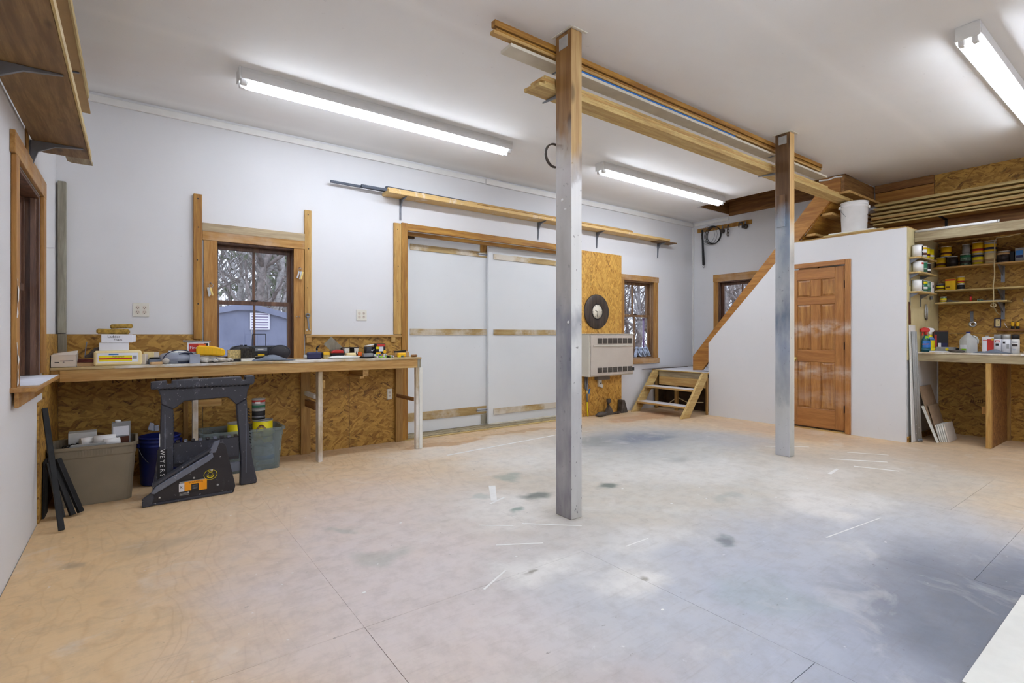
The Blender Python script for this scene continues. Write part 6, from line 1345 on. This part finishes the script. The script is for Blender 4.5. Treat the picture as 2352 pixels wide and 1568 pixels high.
MB().cyl((0, 0, .2505), (0, 0, .27), .023, n=16).build('cap', M['navy'], t); MB().tube([(.02, -.05, .215), (.05, -.062, .20), (.066, -.066, .16), (.06, -.066, .12)], .012, 8).build('handle', M['jugp'], t)
MB().box(-.0712, -.0704, -.05, .04, .05, .10).build('label', M['paper'], t); MB().box(-.0716, -.0712, -.045, .02, .03, .05).build('label', M['lime'], t)
t = cbox('red_tin', 'red and white rectangular tin on the paint bench', (7.62, 1.41, Zp), (.07, .115, .175), 'white', 0, 'tin'); MB().box(-.0358, -.0352, -.055, .015, .015, .15).build('label', M['redlab'], t); MB().box(-.0358, -.0352, .016, .055, .02, .15).build('label', M['paper'], t); MB().box(-.0362, -.0358, -.03, .05, .135, .142).build('label_line', M['redlab'], t); MB().cyl((0, .02, .175), (0, .02, .188), .016, n=12).build('cap', M['zinc'], t); MB().cyl((-.0365, -.03, .15), (-.0358, -.03, .15), .012, n=10).build('sticker', M['gold'], t)
for y, r, capm, bodm, lb in ((1.33, .033, 'greylab', 'paper', 'spray paint can with grey cap and red oval on the paint bench'), (1.262, .036, 'zinc', 'paper', 'spray paint can with silver cap, middle one of three'), (1.192, .033, 'black', 'white', 'spray paint can with black cap, rightmost of three')):
    t = thing('spray_can', lb, 'spray can', (7.55, y, Zp), 0, 'spray paint cans'); MB().lathe([(0, 0), (r, .002), (r, .145), (r*.93, .152), (0, .152)], (0, 0, 0), 18).build('body', M[bodm], t); MB().lathe([(r*.97, .1525), (r*.97, .198), (r*.9, .203), (0, .203)], (0, 0, 0), 18).build('cap', M[capm], t)
    if y > 1.3: curved(t, r*1.01, 2.6, 3.7, .115, .14, 'redlab'); curved(t, r*1.02, 2.8, 3.5, .123, .131, 'white'); curved(t, r*1.01, 2.7, 3.5, .08, .105, 'ink')
    elif y > 1.2: curved(t, r*1.01, 2.4, 3.0, .105, .125, 'ink'); curved(t, r*1.01, 3.3, 3.9, .05, .10, 'greylab')
    else: curved(t, r*1.01, 2.4, 3.8, .115, .125, 'navylab'); curved(t, r*1.01, 2.4, 3.8, .075, .10, 'darkcan'); curved(t, r*1.01, 2.6, 3.4, .035, .045, 'paleblue')
o = MB((7.42, 1.36, Zp)).sheet(lambda u, v: (7.37+.10*v, 1.50-.30*u, Zp+.004+.028*math.sin(PI*u)*math.sin(PI*v)*(1+.4*math.sin(11*u+3*v))), 20, 8).build('rag', M['rag'], None, 0, .003); o.location = (7.42, 1.36, Zp); tag(o, 'blue-grey rag lying before the spray cans on the paint bench', 'rag')
t = thing('wire_rack', 'small bent wire piece at the right end of the paint bench', 'wire', (7.5, 1.10, Zp)); MB().tube([(0, .03, .003), (0, .0, .07), (0, -.06, .075), (0, -.06, .003)], .003, 5).tube([(0.03, .01, .003), (.03, -.02, .07), (.03, -.08, .075)], .003, 5).build('wire', M['wirec'], t)
o = MB((7.46, 1.63, Zp)).blob((7.45, 1.66, Zp+.014), (.10, .16, .028), 14, 8, .2).build('chain_pile', M['rust'], None); o.location = (7.46, 1.63, Zp); tag(o, 'small heap of chain in front of the gallon jug', 'chain', None, 'stuff')
# wall things in the recess
XW = RX-.0125
t = thing('ratchet', 'adjustable wrench hanging on the OSB above the paint bench', 'wrench', (XW, 1.66, 1.41)); o = t.location
MB(o).box(XW-.010, XW-.001, 1.650, 1.680, 1.37, 1.50).build('handle', M['steel'], t, .002); MB(o).lathe([(.014, -.014), (.036, -.014), (.040, -.008), (.036, -.002), (.014, -.002), (.014, -.014)], (XW, 1.657, 1.345), 20, axis='x').build('jaw', M['bright'], t)
t = thing('light_switch', 'dark outlet plate with pale socket on the OSB above the paint bench', 'outlet', (XW, 1.435, 1.36)); o = t.location
MB(o).box(XW-.006, XW-.0005, 1.405, 1.465, 1.300, 1.41).build('plate', M['navylab'], t, .002); MB(o).box(XW-.010, XW-.0065, 1.415, 1.452, 1.315, 1.40).build('receptacle', M['foam'], t, .004)
for z in (1.335, 1.378): MB(o).box(XW-.0112, XW-.0102, 1.425, 1.429, z, z+.012).box(XW-.0112, XW-.0102, 1.438, 1.442, z, z+.012).build('slot', M['dark'], t)
t = thing('cord', 'pale cord hanging over the shelves with a knot above the outlet', 'cord', (7.86, 1.42, 2.2)); o = t.location
MB(o).tube([(7.86, 1.20, 2.335), (7.86, 1.30, 2.318), (7.858, 1.395, 2.315), (7.858, 1.412, 2.27), (7.858, 1.41, 2.15), (7.858, 1.415, 2.05), (7.86, 1.412, 1.90), (7.858, 1.424, 1.78), (7.86, 1.42, 1.65), (7.90, 1.432, 1.57), (7.93, 1.43, 1.53), (8.05, 1.425, 1.47), (8.12, 1.41, 1.45)], .006, 8).build('strand', M['wirec'], t)
MB(o).tube([(7.91+.004*math.sin(4*a), 1.432+.022*math.cos(a), 1.555+.020*math.sin(a)) for a in [2*PI*i/14 for i in range(14)]], .006, 6, closed=True).build('knot', M['wirec'], t)
t = thing('tool_strip', 'narrow brown tool strip on the OSB right of the outlet', 'tool rack', (XW, 1.2, 1.28)); o = t.location
MB(o).box(XW-.045, XW-.001, .9, 1.44, 1.262, 1.285).build('strip', M['joist'], t, .002)
for y, lb in ((1.305, 'yellow and black screwdriver, left one in the tool strip'), (1.262, 'yellow and black screwdriver, right one in the tool strip')):
    t = thing('screwdriver', lb, 'screwdriver', (XW-.025, y, 1.286)); MB().lathe([(.010, 0), (.013, .03), (.011, .034), (.015, .05), (.015, .075), (.009, .085), (0, .088)], (0, 0, 0), 12).build('handle', M['yellow'], t); MB().lathe([(.0145, .0005), (.0145, .03)], (0, 0, 0), 12).build('grip', M['black'], t); MB().lathe([(.0135, .078), (.007, .088)], (0, 0, 0), 12).build('end_cap', M['black'], t)
t = thing('pick', 'curved metal pick beside the screwdrivers', 'pick', (XW-.025, 1.36, 1.286)); MB().tube([(0, -.02, 0), (0, .0, .03), (0, .012, .06), (0, .008, .075)], [.004, .004, .003, .002], 6).build('rod', M['bright'], t)
t = thing('switch', 'small white switch box on the OSB at the right edge', 'switch', (XW, 1.20, 1.61)); o = t.location; MB(o).box(XW-.02, XW-.0005, 1.16, 1.215, 1.585, 1.635).build('box', M['paleblue'], t, .002); MB(o).box(XW-.024, XW-.0205, 1.18, 1.195, 1.60, 1.62).build('toggle', M['bluelab'], t)
# things leaning on the closet end wall
def lean(name, label, x0, x1, y0, y1, h, th, mat, shift=0.0, cat='board'):
    """board standing at y0 and leaning back to y1 at height h; shift = sideways drift of its top"""
    c = ((x0+x1)/2, y0, 0); o_ = MB(c)
    vs = [(x0, y0, .002), (x1, y0, .002), (x1, y0-th, .002), (x0, y0-th, .002), (x0+shift, y1, h), (x1+shift, y1, h), (x1+shift, y1-th, h), (x0+shift, y1-th, h)]
    o_.add(vs, [(0, 1, 2, 3), (4, 7, 6, 5), (0, 4, 5, 1), (1, 5, 6, 2), (2, 6, 7, 3), (3, 7, 4, 0)]); o = o_.build(name, M[mat], None, .002); o.location = c
    return tag(o, label, cat)
lean('trim_board', 'white board leaning behind the grey pipes at the closet corner', 7.06, 7.24, 1.965, 1.983, 1.325, .012, 'whitetrim', -.02)
for k, (x, y, sh, lb) in enumerate([(7.19, 1.935, -.09, 'left grey pipe leaning at the closet corner'), (7.225, 1.925, -.075, 'right grey pipe leaning at the closet corner'), (7.165, 1.945, -.10, 'thin rear grey pipe leaning at the closet corner')]):
    t = thing('grey_pipe', lb, 'pipe', (x, y, 0)); o = t.location
    MB(o).tube([(x, y, .003), (x+sh*.5, (y+1.955)/2, .62), (x+sh, 1.955, 1.255)], .016 if k < 2 else .010, 12).build('tube', M['pipe'], t)
    MB(o).lathe([(.021, 0), (.021, .03), (.016, .03)], (x, y, .003), 12).build('coupling', M['steel'], t) if k < 2 else None
lean('brown_panel', 'tall brown panel leaning in the recess corner behind the white tiles', 7.36, 7.78, 1.82, 1.975, .615, .012, 'brownpanel', -.03)
lean('brown_panel', 'smaller brown panel with yellow edge leaning before the tall one', 7.38, 7.72, 1.80, 1.895, .40, .012, 'brownpanel', -.01); 
lean('white_tile', 'tall white tile leaning left of the brown panels', 7.262, 7.33, 1.79, 1.93, .40, .010, 'whiteboard', .0, 'tile')
for k in range(5): lean('white_tile', f'white tile leaning in the recess, {["rearmost","second","third","fourth","front"][k]} of the short stack', 7.35+.012*k, 7.66+.012*k, 1.782-.016*k, 1.822-.016*k, .19+.004*k, .012, 'whiteboard' if k < 4 else 'card', -.02, 'tile')
# ------------------------------------------------------------------ outside: yard, canvas shelter with flag, woods
struct(MB().prism([(-40, 5.70), (60, 5.70), (60, 60), (-40, 60)], 'z', -.75, -.70).prism([(-40, -10), (-.75, -10), (-.75, 5.70), (-40, 5.70)], 'z', -.75, -.70).prism([(8.45, -30), (60, -30), (60, 5.70), (8.45, 5.70)], 'z', -.75, -.70).build('ground', M['earth'], None))
t = thing('canvas_shelter', 'grey canvas shelter in the yard outside the bench window', 'tent', (1.9, 11.0, -.70)); o = t.location
prof = [(-.9, -.7), (-.9, .6), (-.55, 1.15), (1.05, 1.66), (1.60, 1.775), (1.92, 1.775), (2.6, 1.60), (4.3, 1.05), (4.7, .6), (4.7, -.7)]
MB(o).prism(prof, 'y', 11.0, 11.03).build('end_wall', M['tarp'], t)
mb = MB(o); n = len(prof)
vs = [(x, 10.94, z+.02) for x, z in prof]+[(x, 15.0, z+.02) for x, z in prof]+[(x, 10.94, z-.09) for x, z in prof]
mb.add(vs, [(i, i+1, n+i+1, n+i) for i in range(n-1)]+[(i, i+1, 2*n+i+1, 2*n+i) for i in range(n-1)]); mb.build('roof_cover', M['tarp'], t, 0, .012)
t = thing('flag', 'faded striped flag hanging on the canvas shelter', 'flag', (1.99, 10.98, 1.3)); o = t.location
MB(o).box(1.815, 2.165, 10.965, 10.975, 1.315, 1.64).build('cloth', M['flagwhite'], t)
for k in range(6): MB(o).box(1.84 if k < 3 else 1.84, 2.14, 10.960, 10.9645, 1.345+.052*k, 1.365+.052*k).build('stripe', M['flagred'], t)
# bare trees, each its own thing
def tree_meshes(seed, h, mat, needles=False):
    rnd = random.Random(seed); mb = MB(); tops = []
    def grow(p, d, L, r, depth):
        pts = [p]; q = p
        for i in range(3):
            d = (d+Vector((rnd.uniform(-.16, .16), rnd.uniform(-.16, .16), rnd.uniform(-.02, .10)))).normalized(); q = q+d*L/3; pts.append(q)
        mb.tube(pts, [r, r*.85, r*.72, r*.55], 5 if depth < 2 else 3)
        if depth < 4:
            for _ in range(3 if depth else 7):
                k = rnd.choice([1, 2, 3]); dd = (d*rnd.uniform(.35, .9)+Vector((rnd.uniform(-1, 1), rnd.uniform(-1, 1), rnd.uniform(-.1, .7)))).normalized()
                grow(pts[k], dd, L*rnd.uniform(.42, .62), r*.45, depth+1)
        else: tops.append(q)
    grow(Vector((0, 0, 0)), Vector((0, 0, 1)), h*.55, h*.014, 0)
    me = mb
    fo = None
    if needles:
        fo = MB()
        for q in tops[::1]:
            for _ in range(5):
                c = q+Vector((rnd.uniform(-.3, .3), rnd.uniform(-.3, .3), rnd.uniform(-.3, .2))); s = rnd.uniform(.10, .22)
                a = Vector((rnd.uniform(-1, 1), rnd.uniform(-1, 1), rnd.uniform(-1, 1))).normalized(); b = a.orthogonal().normalized()
                fo.add([c-a*s, c+b*s*.35, c+a*s, c-b*s*.35], [(0, 1, 2, 3)])
    return me, fo
protos = []
for k in range(4):
    mb, fo = tree_meshes(20+k, 9.0+k, None, k == 3)
    protos.append((mb, fo))
GT = 'bare trees in the woods outside the windows'
roots = []
def place_tree(k, x, y, rz, sc):
    if k >= len(roots) or roots[k] is None:
        while len(roots) <= k: roots.append(None)
        lab_ = 'bare grey tree standing in the woods outside the windows' if k < 3 else 'dull green leafy tree in the woods outside the bench window'
        t = thing('bare_tree' if k < 3 else 'green_tree', lab_, 'tree', (x, y, -.70), rz, GT if k < 3 else 'green trees outside the bench window')
        protos[k][0].build('trunk', M['bark'] if k % 2 else M['bark2'], t)
        if protos[k][1]: f = protos[k][1].build('foliage', M['needle'], t); f['kind'] = 'stuff'
        roots[k] = t
    else: t = dup(roots[k], (x, y, -.70), rz)
    t.scale = (sc, sc, sc); return t
rnd = random.Random(77)
for i in range(46):
    x = rnd.uniform(-6, 24); y = rnd.uniform(17, 36)
    place_tree(i % 3, x, y, rnd.uniform(0, 6.28), rnd.uniform(.8, 1.3))
for x, y in ((3.6, 19.5), (4.6, 21.5), (2.9, 23.0), (5.4, 24.5), (4.1, 26.5)): place_tree(3, x, y, rnd.uniform(0, 6.28), rnd.uniform(.9, 1.2))
for i in range(16): place_tree(i % 3, rnd.uniform(8.9, 22), rnd.uniform(8.5, 17), rnd.uniform(0, 6.28), rnd.uniform(.7, 1.1))
for i in range(10): place_tree(i % 3, rnd.uniform(14, 26), rnd.uniform(3, 14), rnd.uniform(0, 6.28), rnd.uniform(.7, 1.1))
for i in range(6): place_tree(i % 3, rnd.uniform(-14, -5), rnd.uniform(8, 20), rnd.uniform(0, 6.28), rnd.uniform(.8, 1.1))
# tangled brush closing the view between the trunks
mb = MB(); rnd = random.Random(9)
for i in range(9000):
    x = rnd.uniform(-14, 40); y = 24+rnd.uniform(0, 16)-.18*max(0, x-8)*rnd.uniform(0, 4); y = max(y, 13) if x > 8 else y
    p = Vector((x, y, -.7+rnd.uniform(0, 6.5))); L = rnd.uniform(.6, 2.6)
    d = Vector((rnd.uniform(-.6, .6), rnd.uniform(-.6, .6), rnd.uniform(.3, 1))).normalized()
    mb.tube([p, p+d*L*.5+Vector((rnd.uniform(-.15, .15), 0, 0)), p+d*L], [.022, .016, .006], 3)
o = mb.build('undergrowth', M['bark'], None); tag(o, 'tangled bare brush filling the woods beyond the windows', 'undergrowth', None, 'stuff')
